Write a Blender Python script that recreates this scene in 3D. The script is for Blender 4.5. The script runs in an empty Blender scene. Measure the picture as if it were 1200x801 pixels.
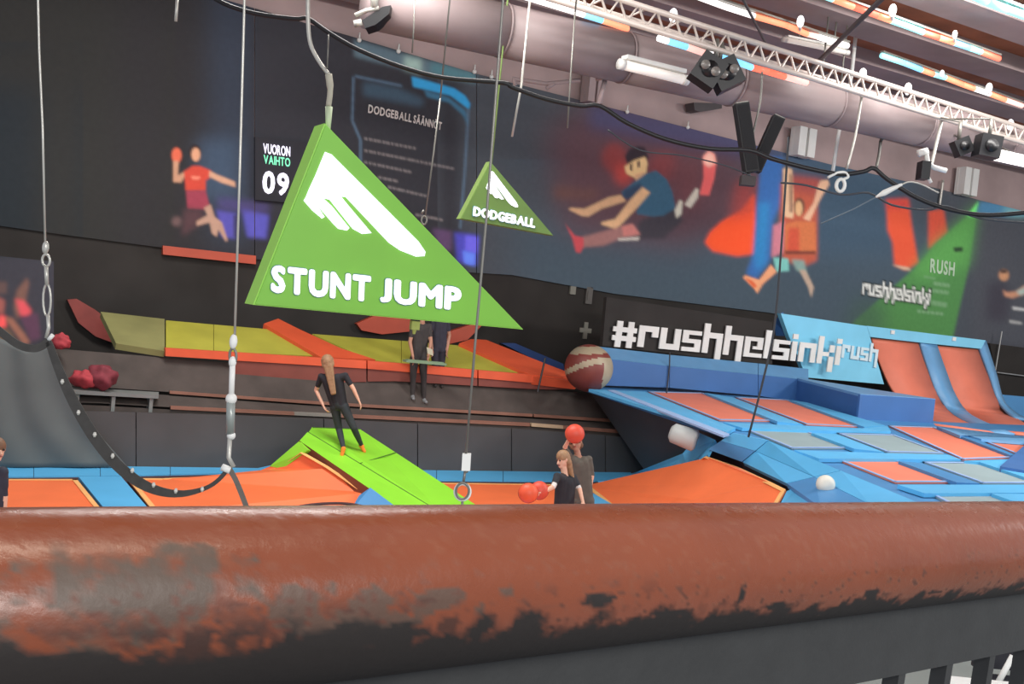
import bpy, bmesh, math, random
import numpy as np
from mathutils import Vector, Matrix
random.seed(7); np.random.seed(7)
scene = bpy.context.scene
COL = scene.collection

# ------------------------------------------------------------------ camera
F_PX, W_PX, H_PX = 1200.0, 1200.0, 801.0
CAM = Vector((0, 0, 2.85))
TURN = Matrix.Rotation(-math.atan2(6.0, 10.44), 4, 'Z')     # layout frame (camera looks along +Y) -> world (back wall along X)
PITCH = math.atan((H_PX / 2 - 360) / F_PX)
ROLL = math.atan(0.1)
FWD = Vector((0, math.cos(PITCH), -math.sin(PITCH)))
U0 = Vector((0, math.sin(PITCH), math.cos(PITCH)))
R0 = Vector((1, 0, 0))
RIGHT = R0 * math.cos(ROLL) + U0 * math.sin(ROLL)
UP = U0 * math.cos(ROLL) - R0 * math.sin(ROLL)
cam_data = bpy.data.cameras.new('camera')
cam_data.sensor_fit = 'HORIZONTAL'; cam_data.sensor_width = 36.0
cam_data.lens = 36.0 * F_PX / W_PX
cam_data.clip_start = 0.02; cam_data.clip_end = 200
cam = bpy.data.objects.new('camera', cam_data); COL.objects.link(cam)
cam.matrix_world = TURN @ Matrix.Translation(CAM) @ Matrix((RIGHT, UP, -FWD)).transposed().to_4x4()
scene.camera = cam

# ------------------------------------------------------------------ world, lamps, exposure
world = bpy.data.worlds.new('world'); scene.world = world
world.use_nodes = True
bg = world.node_tree.nodes['Background']
bg.inputs['Color'].default_value = (0.86, 0.9, 1.0, 1); bg.inputs['Strength'].default_value = 0.70
vs = scene.view_settings
vs.view_transform = 'Standard'; vs.look = 'None'; vs.exposure = 0.0; vs.gamma = 1.0
vs.use_curve_mapping = False

def area_light(name, loc, target, sx, sy, power, color=(1, 1, 1)):
    d = bpy.data.lights.new(name, 'AREA'); d.shape = 'RECTANGLE'; d.size = sx; d.size_y = sy
    d.energy = power; d.color = color
    o = bpy.data.objects.new(name, d); COL.objects.link(o)
    o.matrix_world = TURN @ Matrix.Translation(loc) @ (Vector(target) - Vector(loc)).to_track_quat('-Z', 'Y').to_matrix().to_4x4()
    return o
area_light('hall_ceiling_and_fill_light', (-2.6, 11.6, 7.95), (-2.2, 12.6, 0.5), 6.0, 1.0, 640, (1.0, 0.97, 0.93))
area_light('hall_ceiling_and_fill_light', (8.6, 14.2, 7.95), (9.0, 16.0, 1.0), 7.0, 1.0, 660, (1.0, 0.96, 0.92))
area_light('hall_ceiling_and_fill_light', (5.0, -5.0, 7.0), (6.0, 12.0, 2.5), 9.0, 1.0, 1250, (1.0, 0.97, 0.93))  # unseen fill added behind the camera for surfaces that face it
area_light('hall_ceiling_and_fill_light', (17.0, 13.0, 7.9), (10.5, 22.0, 2.2), 4.0, 1.0, 900, (1.0, 0.96, 0.92))  # out-of-frame fill added to brighten the curved beds from the front
area_light('balcony_lamp', (0.1, 0.5, 5.0), (0.1, 0.5, 0.0), 1.6, 0.08, 22, (1.0, 0.88, 0.7))

# ------------------------------------------------------------------ pixel helpers
def ray(px, py):
    return FWD * F_PX + RIGHT * (px - W_PX / 2) + UP * (H_PX / 2 - py)
def at(px, py, y):
    d = ray(px, py); return CAM + d * (y / d.y)
def on_z(px, py, z):
    d = ray(px, py); return CAM + d * ((z - CAM.z) / d.z)
# the long back side of the hall: line through (2.06,19) with direction WD; WN looks into the hall
WD = Vector((10.44, 6.0, 0)).normalized(); WN = Vector((WD.y, -WD.x, 0))
W_O = Vector((2.06, 19.0, 0))
def on_plane(px, py, o, n):
    d = ray(px, py); return CAM + d * ((o - CAM).dot(n) / d.dot(n))
def on_w(px, py, off=0.0):
    return on_plane(px, py, W_O + WN * off, WN)
def w_off(p): return (p - W_O).dot(WN)

# ------------------------------------------------------------------ materials
def lin(c):
    out = []
    for v in c:
        v = v / 255.0
        out.append(v / 12.92 if v <= 0.04045 else ((v + 0.055) / 1.055) ** 2.4)
    return tuple(out)
MATS = {}
def mat(name, rgb, rough=0.6, var=0.12, scale=3.0, bump=0.0, bscale=40.0, metal=0.0, emit=0.0, spec=0.5):
    if name in MATS: return MATS[name]
    m = bpy.data.materials.new(name); m.use_nodes = True
    nt = m.node_tree; b = nt.nodes['Principled BSDF']
    c = lin(rgb)
    tc = nt.nodes.new('ShaderNodeTexCoord')
    n = nt.nodes.new('ShaderNodeTexNoise'); n.inputs['Scale'].default_value = scale; n.inputs['Detail'].default_value = 5
    r = nt.nodes.new('ShaderNodeValToRGB')
    r.color_ramp.elements[0].position = 0.3; r.color_ramp.elements[1].position = 0.7
    r.color_ramp.elements[0].color = tuple(x * (1 - var) for x in c) + (1,)
    r.color_ramp.elements[1].color = tuple(min(1, x * (1 + var)) for x in c) + (1,)
    nt.links.new(tc.outputs['Object'], n.inputs['Vector'])
    nt.links.new(n.outputs['Fac'], r.inputs['Fac'])
    nt.links.new(r.outputs['Color'], b.inputs['Base Color'])
    b.inputs['Roughness'].default_value = rough
    b.inputs['Metallic'].default_value = metal
    b.inputs['Specular IOR Level'].default_value = spec
    if emit > 0:
        nt.links.new(r.outputs['Color'], b.inputs['Emission Color'])
        b.inputs['Emission Strength'].default_value = emit
    if bump > 0:
        n2 = nt.nodes.new('ShaderNodeTexNoise'); n2.inputs['Scale'].default_value = bscale
        bp = nt.nodes.new('ShaderNodeBump'); bp.inputs['Strength'].default_value = bump
        nt.links.new(tc.outputs['Object'], n2.inputs['Vector'])
        nt.links.new(n2.outputs['Fac'], bp.inputs['Height'])
        nt.links.new(bp.outputs['Normal'], b.inputs['Normal'])
    MATS[name] = m
    return m
def print_mat(name, rough=0.55, gain=1.0, spec=0.5, bump=0.0, rough_from_alpha=False):
    """flat print / paint: colour comes from the mesh's own colour attribute, with a little grain"""
    m = bpy.data.materials.new(name); m.use_nodes = True
    nt = m.node_tree; b = nt.nodes['Principled BSDF']
    a = nt.nodes.new('ShaderNodeVertexColor'); a.layer_name = 'print'
    tc = nt.nodes.new('ShaderNodeTexCoord')
    n = nt.nodes.new('ShaderNodeTexNoise'); n.inputs['Scale'].default_value = 9; n.inputs['Detail'].default_value = 6
    mr = nt.nodes.new('ShaderNodeMapRange'); mr.inputs['To Min'].default_value = 0.88 * gain; mr.inputs['To Max'].default_value = 1.12 * gain
    mx = nt.nodes.new('ShaderNodeVectorMath'); mx.operation = 'SCALE'
    nt.links.new(tc.outputs['Object'], n.inputs['Vector'])
    nt.links.new(n.outputs['Fac'], mr.inputs['Value'])
    nt.links.new(a.outputs['Color'], mx.inputs[0]); nt.links.new(mr.outputs['Result'], mx.inputs['Scale'])
    nt.links.new(mx.outputs['Vector'], b.inputs['Base Color'])
    b.inputs['Roughness'].default_value = rough; b.inputs['Specular IOR Level'].default_value = spec
    if rough_from_alpha: nt.links.new(a.outputs['Alpha'], b.inputs['Roughness'])
    if bump > 0:
        n2 = nt.nodes.new('ShaderNodeTexNoise'); n2.inputs['Scale'].default_value = 220; n2.inputs['Detail'].default_value = 4
        bp = nt.nodes.new('ShaderNodeBump'); bp.inputs['Strength'].default_value = bump; bp.inputs['Distance'].default_value = 0.002
        nt.links.new(tc.outputs['Object'], n2.inputs['Vector']); nt.links.new(n2.outputs['Fac'], bp.inputs['Height'])
        nt.links.new(bp.outputs['Normal'], b.inputs['Normal'])
    return m

# ------------------------------------------------------------------ object helpers
WLOC = {}
def tag(o, label=None, cat=None, group=None, kind=None):
    if label: o['label'] = label
    if cat: o['category'] = cat
    if group: o['group'] = group
    if kind: o['kind'] = kind
    return o
def empty(name, loc, label, cat, group=None, kind=None):
    loc = TURN @ Vector(loc); o = bpy.data.objects.new(name, None); COL.objects.link(o); o.location = loc
    o.empty_display_size = 0.1
    WLOC[o] = loc
    return tag(o, label, cat, group, kind)
def build(name, verts, faces, m, parent=None, smooth=False, mats=None, midx=None):
    verts = [TURN @ Vector(v) for v in verts]
    if parent is None:
        lo = [min(v[i] for v in verts) for i in range(3)]; hi = [max(v[i] for v in verts) for i in range(3)]
        loc = Vector(((lo[0] + hi[0]) / 2, (lo[1] + hi[1]) / 2, lo[2])); rel = loc
    else:
        loc = Vector((0, 0, 0)); rel = WLOC[parent]
    me = bpy.data.meshes.new(name)
    me.from_pydata([tuple(v - rel) for v in verts], [], faces)
    for mm in (mats or [m]): me.materials.append(mm)
    if midx is not None: me.polygons.foreach_set('material_index', midx)
    me.update()
    bm = bmesh.new(); bm.from_mesh(me); bmesh.ops.recalc_face_normals(bm, faces=bm.faces); bm.to_mesh(me); bm.free()
    if smooth: me.polygons.foreach_set('use_smooth', [True] * len(me.polygons))
    o = bpy.data.objects.new(name, me); COL.objects.link(o)
    o.location = loc; o.parent = parent
    WLOC[o] = rel
    return o
class Geo:
    def __init__(s): s.v = []; s.f = []; s.mi = []
    def add(s, v, f, mi=0):
        n = len(s.v); s.v += [Vector(x) for x in v]; s.f += [tuple(i + n for i in q) for q in f]; s.mi += [mi] * len(f)
        return s
    def prism(s, poly, ext, mi=0):
        n = len(poly); ext = Vector(ext); p = [Vector(x) for x in poly]
        f = [tuple(range(n)), tuple(range(2 * n - 1, n - 1, -1))] + [(i, (i + 1) % n, n + (i + 1) % n, n + i) for i in range(n)]
        return s.add(p + [x + ext for x in p], f, mi)
    def box(s, c, ax, ay, az, mi=0):
        c = Vector(c); ax, ay, az = Vector(ax) / 2, Vector(ay) / 2, Vector(az) / 2
        return s.prism([c - ax - ay - az, c + ax - ay - az, c + ax + ay - az, c - ax + ay - az], az * 2, mi)
    def tube(s, pts, r, seg=8, mi=0, flat=None, closed=False):
        pts = [Vector(p) for p in pts]; n = len(pts)
        rs = r if isinstance(r, (list, tuple)) else [r] * n
        v = []; prev = None
        for i, p in enumerate(pts):
            if closed: t = (pts[(i + 1) % n] - pts[i - 1]).normalized()
            else: t = (pts[min(i + 1, n - 1)] - pts[max(i - 1, 0)]).normalized()
            ref = prev if prev is not None else (Vector((0, 0, 1)) if abs(t.z) < 0.9 else Vector((1, 0, 0)))
            a = (ref - t * ref.dot(t)).normalized(); b = t.cross(a); prev = a
            for k in range(seg):
                an = 2 * math.pi * k / seg
                v.append(p + (a * math.cos(an) + b * math.sin(an)) * rs[i])
        f = []
        rng = n if closed else n - 1
        for i in range(rng):
            j = (i + 1) % n
            for k in range(seg):
                f.append((i * seg + k, i * seg + (k + 1) % seg, j * seg + (k + 1) % seg, j * seg + k))
        if not closed:
            f.append(tuple(range(seg))); f.append(tuple((n - 1) * seg + k for k in range(seg)))
        return s.add(v, f, mi)
    def ball(s, c, r, nu=16, nv=10, mi=0, squash=(1, 1, 1), fn=None):
        c = Vector(c); v = []; f = []; mis = []
        for j in range(nv + 1):
            th = math.pi * j / nv
            for i in range(nu):
                ph = 2 * math.pi * i / nu
                d = Vector((math.sin(th) * math.cos(ph) * squash[0], math.sin(th) * math.sin(ph) * squash[1], math.cos(th) * squash[2]))
                v.append(c + d * r)
        for j in range(nv):
            for i in range(nu):
                f.append((j * nu + i, j * nu + (i + 1) % nu, (j + 1) * nu + (i + 1) % nu, (j + 1) * nu + i))
                mis.append(fn(i, j) if fn else mi)
        n0 = len(s.mi); s.add(v, f, mi); s.mi[n0:] = mis
        return s
    def out(s, name, m, parent=None, smooth=False, mats=None):
        return build(name, s.v, s.f, m, parent, smooth, mats, s.mi if mats else None)
def smooth_path(pts, n=6):
    pts = [Vector(p) for p in pts]; out = []
    for i in range(len(pts) - 1):
        p0 = pts[max(i - 1, 0)]; p1 = pts[i]; p2 = pts[i + 1]; p3 = pts[min(i + 2, len(pts) - 1)]
        for k in range(n):
            t = k / n
            out.append(0.5 * ((2 * p1) + (p2 - p0) * t + (2 * p0 - 5 * p1 + 4 * p2 - p3) * t * t + (3 * p1 - p0 - 3 * p2 + p3) * t ** 3))
    out.append(pts[-1]); return out
UPZ = Vector((0, 0, 1))
def poly_normal(p):
    n = Vector((0, 0, 0))
    for i in range(len(p)):
        a, b = p[i], p[(i + 1) % len(p)]
        n += Vector(((a.y - b.y) * (a.z + b.z), (a.z - b.z) * (a.x + b.x), (a.x - b.x) * (a.y + b.y)))
    n.normalize()
    c = sum(p, Vector()) / len(p)
    if n.dot(CAM - c) < 0: n = -n
    return n
def pad(name, pts, thick, m, parent=None):
    """a padded slab whose visible face is the polygon pts"""
    n = poly_normal(pts)
    return Geo().prism(pts, -n * thick).out(name, m, parent)

# ------------------------------------------------------------------ letters
_fc = {}
def glyph(ch, bold):
    key = (ch, bold)
    if key in _fc: return _fc[key]
    if bold > 0:
        v0, f0 = glyph(ch, 0); V_ = []; F_ = []
        for k in range(8):
            an = math.pi / 4 * k; n_ = len(V_)
            V_ += [(a[0] + bold * math.cos(an), a[1] + bold * math.sin(an), 1e-4 * k) for a in v0]; F_ += [tuple(i + n_ for i in q) for q in f0]
        _fc[key] = (V_, F_); return _fc[key]
    cu = bpy.data.curves.new('glyph', 'FONT'); cu.body = ch; cu.offset = bold; cu.extrude = 0; cu.resolution_u = 3
    ob = bpy.data.objects.new('glyph', cu); COL.objects.link(ob)
    bpy.context.view_layer.update()
    me = bpy.data.meshes.new_from_object(ob.evaluated_get(bpy.context.evaluated_depsgraph_get()))
    v = [tuple(x.co) for x in me.vertices]
    if ch == 'J':
        y0 = min(a[1] for a in v); y1 = max(a[1] for a in v); v = [(a[0], (a[1] - y0) / (y1 - y0) * y1, a[2]) for a in v]
    f = [tuple(p.vertices) for p in me.polygons]
    bpy.data.objects.remove(ob); bpy.data.curves.remove(cu); bpy.data.meshes.remove(me)
    _fc[key] = (v, f); return _fc[key]
def lettering(text, o, ux, uy, nrm, m, parent, bold=0.03, gap=0.10, depth=0.01, space=0.3, name='letter', mat_fn=None):
    """spread the letters of text over ux (whole width), uy (capital height), extruded along nrm; each letter its own part"""
    items = []; x = 0
    for ch in text:
        if ch == ' ': x += space; continue
        v, f = glyph(ch, bold)
        x0 = min(a[0] for a in v); x1 = max(a[0] for a in v)
        items.append((ch, v, f, x - x0)); x += (x1 - x0) + gap
    tot = x - gap; cap = 0.70 + 2 * bold
    for k, (ch, v, f, dx) in enumerate(items):
        P = [o + ux * ((a[0] + dx) / tot) + uy * ((a[1] + bold) / cap) + nrm * a[2] for a in v]
        n = len(P); back = [p + nrm * depth for p in P]
        # outline edges for the rim
        cnt = {}
        for q in f:
            for i in range(len(q)):
                e = (q[i], q[(i + 1) % len(q)]); cnt[e] = 1
        rim = [(a, b, b + n, a + n) for (a, b) in cnt if (b, a) not in cnt]
        faces = [tuple(i + n for i in q) for q in f] + [tuple(reversed(q)) for q in f] + rim
        build(name, P + back, faces, mat_fn(k) if mat_fn else m, parent)
# blocky glyphs as rectangles in a cell of width w and x-height 1 (ascenders to 1.4, descenders to -0.45)
S = 0.27
BLOCK = {
 '#': (1.0, [(0, 0.2, 1.0, 0.43), (0, 0.6, 1.0, 0.83)] + [(x_, y_, x_ + .24, y2_) for x_ in (.14, .62) for (y_, y2_) in ((-.1, .2), (.43, .6), (.83, 1.1))]),
 'r': (0.85, [(0, 0, S, 1), (S, 1 - S, 0.85, 1), (0.85 - S, 0.5, 0.85, 1 - S)]),
 'u': (0.9, [(0, 0, S, 1), (0.9 - S, 0, 0.9, 1), (S, 0, 0.9 - S, S)]),
 's': (0.85, [(0, 0, 0.85, 0.2), (0, 0.4, 0.85, 0.6), (0, 0.8, 0.85, 1), (0, 0.6, S, 0.8), (0.85 - S, 0.2, 0.85, 0.4)]),
 'h': (0.9, [(0, 0, S, 1.42), (S, 1 - S, 0.9, 1), (0.9 - S, -0.4, 0.9, 1 - S)]),
 'e': (0.9, [(0, 0, S, 1), (S, 0, 0.9, 0.2), (S, 0.8, 0.9, 1), (0.9 - S, 0.4, 0.9, 0.8), (0.42, 0.4, 0.9 - S, 0.55)]),
 'l': (0.34, [(0, 0, 0.3, 1.42)]),
 'i': (0.30, [(0, 0, S, 1), (0, 1.12, S, 1.38)]),
 'n': (0.9, [(0, 0, S, 1), (S, 1 - S, 0.9, 1), (0.9 - S, 0, 0.9, 1 - S)]),
 'k': (0.9, [(0, 0, S, 1.42), (S, 0.4, 0.62, 0.62), (0.9 - S, 0.62, 0.9, 1), (0.9 - S, -0.4, 0.9, 0.4)]),
}
def block_layout(text, gap=0.12):
    x = 0; out = []
    for ch in text:
        w, r = BLOCK[ch]; out.append((ch, x, r)); x += w + gap
    return out, x - gap

# ------------------------------------------------------------------ print canvas (photographs printed on the wall banners)
CX0, CY0, CW, CH = -60, -60, 1340, 560
canvas = np.zeros((CH, CW, 3), np.float32)
def s2l(c): return np.array(lin(c), np.float32)
def blur(a, s):
    if s <= 0: return a
    k = int(3 * s) + 1; x = np.arange(-k, k + 1); g = np.exp(-x * x / (2.0 * s * s)); g /= g.sum()
    b = np.zeros_like(a)
    for w, d in zip(g, x): b += w * np.roll(a, d, 0)
    c = np.zeros_like(a)
    for w, d in zip(g, x): c += w * np.roll(b, d, 1)
    return c
def paint(poly, rgb, soft=0.8, alpha=1.0):
    p = np.array(poly, np.float64); m = int(3 * soft + 3)
    x0 = max(int(p[:, 0].min()) - m, CX0); x1 = min(int(p[:, 0].max()) + m + 1, CX0 + CW)
    y0 = max(int(p[:, 1].min()) - m, CY0); y1 = min(int(p[:, 1].max()) + m + 1, CY0 + CH)
    if x1 <= x0 or y1 <= y0: return
    ss = 3
    xs = (np.arange((x1 - x0) * ss) + 0.5) / ss + x0; ys = (np.arange((y1 - y0) * ss) + 0.5) / ss + y0
    X, Y = np.meshgrid(xs, ys); ins = np.zeros(X.shape, bool)
    n = len(p)
    for i in range(n):
        ax, ay = p[i]; bx, by = p[(i + 1) % n]
        if ay == by: continue
        c = ((ay > Y) != (by > Y)) & (X < (bx - ax) * (Y - ay) / (by - ay) + ax)
        ins ^= c
    a = ins.reshape(y1 - y0, ss, x1 - x0, ss).mean((1, 3)).astype(np.float32)
    a = blur(a, soft) * alpha
    sl = canvas[y0 - CY0:y1 - CY0, x0 - CX0:x1 - CX0]
    sl[:] = sl * (1 - a[..., None]) + s2l(rgb) * a[..., None]
def ell(cx, cy, rx, ry, n=24): return [(cx + rx * math.cos(2 * math.pi * k / n), cy + ry * math.sin(2 * math.pi * k / n)) for k in range(n)]
def T(pts, ox, oy, s): return [(ox + x * s, oy + y * s) for x, y in pts]
def line(x0, y0, x1, y1, w): 
    dx, dy = x1 - x0, y1 - y0; l = math.hypot(dx, dy) or 1; nx, ny = -dy / l * w / 2, dx / l * w / 2
    return [(x0 + nx, y0 + ny), (x1 + nx, y1 + ny), (x1 - nx, y1 - ny), (x0 - nx, y0 - ny)]
def rectp(x0, y0, x1, y1): return [(x0, y0), (x1, y0), (x1, y1), (x0, y1)]

canvas[:] = s2l((44, 43, 45))
paint(rectp(-60, -60, 140, 500), (44, 44, 43), 20)
paint(rectp(-60, 100, 45, 500), (34, 40, 45), 16, 0.8)
paint(rectp(245, -60, 300, 290), (50, 57, 70), 14, 0.8)
paint(rectp(300, -60, 560, 500), (48, 48, 53), 6)
paint(rectp(540, -60, 1300, 500), (66, 70, 76), 8)
paint(rectp(600, 255, 1100, 500), (66, 78, 88), 22)
paint([(640, 150), (720, 110), (880, 160), (870, 260), (800, 290), (660, 270)], (84, 62, 68), 16)
paint([(690, 120), (960, 170), (960, 200), (690, 150)], (66, 68, 98), 7, 0.8)
paint([(910, 170), (1060, 190), (1060, 300), (900, 300)], (62, 80, 96), 14)
paint(rectp(1140, 200, 1300, 500), (70, 72, 78), 8)
# ball thrower
o, s = (190, 150), 0.2122
def P(pts, rgb, soft=0.9, alpha=1.0): paint(T(pts, o[0], o[1], s), rgb, soft, alpha)
P([(200, 60), (420, 60), (420, 400), (200, 400)], (62, 78, 98), 9, 0.7)
P([(300, 450), (410, 470), (405, 610), (330, 600)], (78, 74, 150), 2)
P([(440, 440), (590, 480), (575, 610), (470, 600)], (80, 78, 160), 2)
P([(310, 380), (590, 420), (590, 470), (310, 450)], (72, 64, 110), 4, .8)
P([(395, 480), (425, 480), (425, 600), (395, 600)], (58, 56, 90), 1)
P(ell(80, 150, 27, 42), (190, 92, 70))
P([(62, 180), (92, 180), (86, 262), (125, 240), (130, 262), (105, 300), (62, 298)], (170, 128, 104))
P(ell(180, 130, 34, 40), (44, 38, 40))
P(ell(186, 146, 24, 38), (190, 140, 112))
P([(120, 240), (170, 208), (210, 210), (272, 235), (262, 275), (240, 290), (240, 345), (130, 345), (125, 280)], (176, 66, 54))
P([(262, 235), (300, 255), (402, 296), (405, 325), (330, 302), (258, 268)], (182, 140, 116))
P([(160, 265), (215, 268), (200, 285), (165, 282)], (205, 120, 100))
P([(132, 345), (240, 345), (262, 430), (235, 450), (140, 445)], (134, 58, 72))
P([(120, 445), (230, 450), (220, 520), (110, 600)], (74, 54, 58), 3)
P([(230, 440), (268, 420), (290, 490), (330, 520), (362, 618), (352, 628), (312, 560), (300, 600), (275, 580), (262, 520), (190, 540), (190, 515), (250, 480)], (160, 128, 112))
P(ell(80, 515, 26, 26), (96, 76, 76), 2)
# rules board
o, s = (390, 60), 0.3243
for a in ((75, 92, 70, 250), (70, 250, 100, 320), (100, 320, 100, 420), (80, 90, 250, 125), (490, 210, 478, 420), (478, 420, 460, 640)):
    q = T([(a[0], a[1]), (a[2], a[3])], o[0], o[1], s); paint(line(*q[0], *q[1], 2.2), (88, 112, 134), .9, 0.8)
P([(110, 110), (230, 130), (330, 175), (320, 200), (110, 160)], (66, 90, 108), 3, .6)
P([(285, 92), (300, 95), (440, 135), (478, 160), (497, 190), (492, 210), (465, 190), (425, 160), (290, 128)], (52, 140, 190))
P([(330, 140), (420, 168), (480, 215), (490, 270), (470, 230), (420, 185), (340, 165)], (60, 108, 136), 1.2, .8)
for a in ((115, 315, 305, 352), (115, 358, 440, 425), (115, 400, 285, 437), (165, 455, 235, 470), (200, 490, 345, 525), (300, 590, 400, 610)):
    q = T([(a[0], a[1]), (a[2], a[3])], o[0], o[1], s)
    n = int(abs(q[1][0] - q[0][0]) / 5)
    for k in range(n):
        t0 = k / n; t1 = t0 + random.uniform(.6, .95) / n
        paint(line(q[0][0] + (q[1][0] - q[0][0]) * t0, q[0][1] + (q[1][1] - q[0][1]) * t0, q[0][0] + (q[1][0] - q[0][0]) * t1, q[0][1] + (q[1][1] - q[0][1]) * t1, 2.6), (122, 116, 116), .6, .8)
P([(360, 640), (430, 650), (430, 720), (390, 720)], (86, 66, 96), 2)
P([(440, 655), (528, 665), (520, 775), (450, 760)], (74, 72, 170), 2)
P([(480, 665), (525, 672), (520, 730), (478, 720)], (104, 98, 214), 1.5)
P([(470, 720), (515, 730), (512, 775), (475, 765)], (98, 130, 235), 1.5)
# sitting acrobat
o, s = (650, 140), 0.2123
P(ell(330, 210, 70, 80), (122, 58, 58), 4); P(ell(380, 300, 50, 60), (176, 66, 58), 5, .8)
P(ell(600, 260, 90, 80), (116, 60, 62), 6); P([(640, 250), (820, 200), (800, 480), (680, 480)], (98, 62, 66), 8)
P([(0, 360), (150, 390), (240, 380), (230, 440), (0, 440)], (98, 70, 66), 5)
P([(560, 520), (665, 480), (710, 560), (600, 660), (440, 660), (470, 560)], (60, 56, 62), 2)
P([(388, 200), (415, 160), (460, 145), (500, 155), (520, 215), (480, 215), (400, 245)], (50, 42, 48))
P([(386, 260), (440, 225), (500, 205), (512, 240), (505, 295), (470, 330), (440, 320), (395, 298)], (206, 172, 124))
P([(415, 250), (430, 240), (428, 285), (415, 280)], (80, 60, 56), .6); P([(455, 235), (472, 225), (470, 262), (458, 268)], (80, 60, 56), .6)
P([(440, 305), (500, 290), (490, 345), (450, 345)], (188, 146, 112))
P([(500, 300), (560, 280), (620, 330), (650, 400), (668, 490), (600, 530), (540, 535), (450, 520), (470, 420), (380, 430), (370, 400), (430, 350)], (56, 86, 106))
P([(380, 390), (470, 350), (490, 380), (440, 430), (375, 440)], (48, 62, 82), 1.5)
P([(300, 428), (365, 415), (395, 450), (260, 492), (185, 535), (150, 532), (75, 496), (90, 486), (165, 492)], (184, 146, 112))
P([(485, 372), (528, 402), (470, 470), (385, 560), (332, 618), (322, 600), (255, 578), (262, 566), (335, 548), (420, 440)], (196, 156, 118))
P([(150, 648), (260, 620), (360, 590), (430, 575), (474, 635), (350, 662), (270, 695), (150, 705)], (140, 100, 96), 1.5)
P([(370, 590), (430, 576), (470, 632), (380, 645)], (176, 110, 104))
P([(350, 655), (470, 648), (462, 665), (350, 668)], (176, 168, 158), .8)
P([(55, 565), (70, 590), (110, 640), (160, 652), (160, 700), (140, 735), (118, 732), (100, 660)], (178, 72, 78))
P([(662, 500), (690, 445), (706, 450), (700, 520), (672, 545)], (188, 182, 166)); P([(716, 470), (780, 378), (796, 385), (790, 430), (750, 488)], (180, 172, 158))
P([(820, 205), (850, 175), (880, 190), (892, 240), (880, 330), (852, 418), (800, 415), (822, 320)], (204, 92, 90))
P([(822, 205), (850, 175), (880, 190), (890, 240), (850, 262), (822, 240)], (232, 176, 158), 1.5)
paint([(826, 284), (832, 272), (845, 260), (868, 246), (884, 226), (887, 262), (886, 297), (864, 300), (835, 294)], (228, 82, 46), 1.8)
paint([(862, 215), (886, 205), (886, 250), (855, 258)], (150, 62, 58), 6, .7)
# jumper with raised arms
o, s = (850, 170), 0.2248
P([(190, 60), (300, 66), (292, 290), (250, 400), (232, 600), (160, 700), (108, 668), (150, 560), (165, 300)], (58, 100, 158), 2)
P([(180, 300), (230, 300), (210, 620), (160, 660), (150, 560)], (52, 122, 174), 3)
P([(290, 200), (360, 180), (480, 185), (478, 600), (410, 630), (300, 600), (285, 420)], (172, 86, 66), 2)
P([(310, 150), (520, 180), (480, 260), (330, 230)], (150, 74, 70), 4)
P([(250, 420), (310, 395), (302, 560), (240, 585)], (186, 116, 128), 1.5)
P([(310, 410), (372, 395), (470, 400), (472, 565), (312, 565)], (190, 108, 70)); P([(330, 430), (385, 430), (385, 560), (320, 560)], (188, 80, 60), 1.5)
P([(300, 125), (320, 115), (348, 125), (358, 350), (352, 382), (305, 372)], (204, 168, 134)); P([(335, 150), (346, 150), (350, 350), (335, 350)], (130, 96, 80), .8)
P([(484, 210), (498, 185), (535, 180), (542, 205), (505, 262), (470, 330), (440, 395), (405, 382), (460, 300)], (206, 164, 134))
P(ell(385, 320, 30, 46), (110, 74, 60)); P(ell(383, 330, 19, 40), (200, 158, 116))
P([(310, 550), (472, 552), (470, 568), (310, 568)], (110, 60, 52), .8)
P([(250, 585), (328, 590), (332, 655), (265, 660)], (116, 178, 168)); P([(345, 595), (412, 600), (425, 680), (370, 650)], (122, 148, 140), 1.5)
P([(238, 622), (268, 660), (196, 722), (166, 772), (150, 745), (92, 690), (104, 678), (176, 702)], (220, 152, 112))
P([(100, 690), (150, 745), (168, 735), (140, 705)], (208, 96, 62))
P([(385, 650), (418, 650), (462, 740), (447, 795), (432, 740)], (172, 150, 132))
# orange legs, green triangle
o, s = (1000, 220), 0.2247
P([(172, 62), (285, 58), (305, 200), (338, 390), (275, 428), (215, 402), (205, 285), (178, 220)], (206, 82, 56), 1.6)
P([(172, 62), (285, 58), (290, 110), (172, 110)], (170, 60, 66), 3, .7)
P([(392, 120), (470, 110), (490, 232), (392, 320)], (186, 76, 58), 1.6)
P([(200, 400), (290, 415), (300, 430), (260, 425)], (190, 165, 140), 1)
P([(655, 68), (590, 150), (430, 290), (320, 420), (10, 690), (-20, 740), (515, 800), (550, 640), (605, 400), (640, 150)], (74, 122, 70), 1.2)
P([(655, 68), (590, 150), (430, 290), (320, 420), (330, 480), (600, 400), (640, 150)], (88, 150, 78), 7, .8)
P([(655, 68), (592, 148), (636, 152)], (112, 214, 112), 1)
P([(20, 560), (160, 600), (160, 780), (-60, 760)], (62, 82, 72), 10, .7)
P([(522, 310), (572, 308), (570, 332), (526, 334)], (44, 62, 46), .8)
for (x0, y0, x1, y1, w) in ((370, 462, 430, 474, 8), (420, 498, 505, 510, 18), (415, 535, 500, 548, 18), (410, 598, 490, 612, 24), (335, 642, 475, 658, 14)):
    n = 6
    for k in range(n):
        t0 = k / n; t1 = (k + .7) / n
        P(line(x0 + (x1 - x0) * t0, y0 + (y1 - y0) * t0, x0 + (x1 - x0) * t1, y0 + (y1 - y0) * t1, w), (126, 158, 124), .8, .75)
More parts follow.
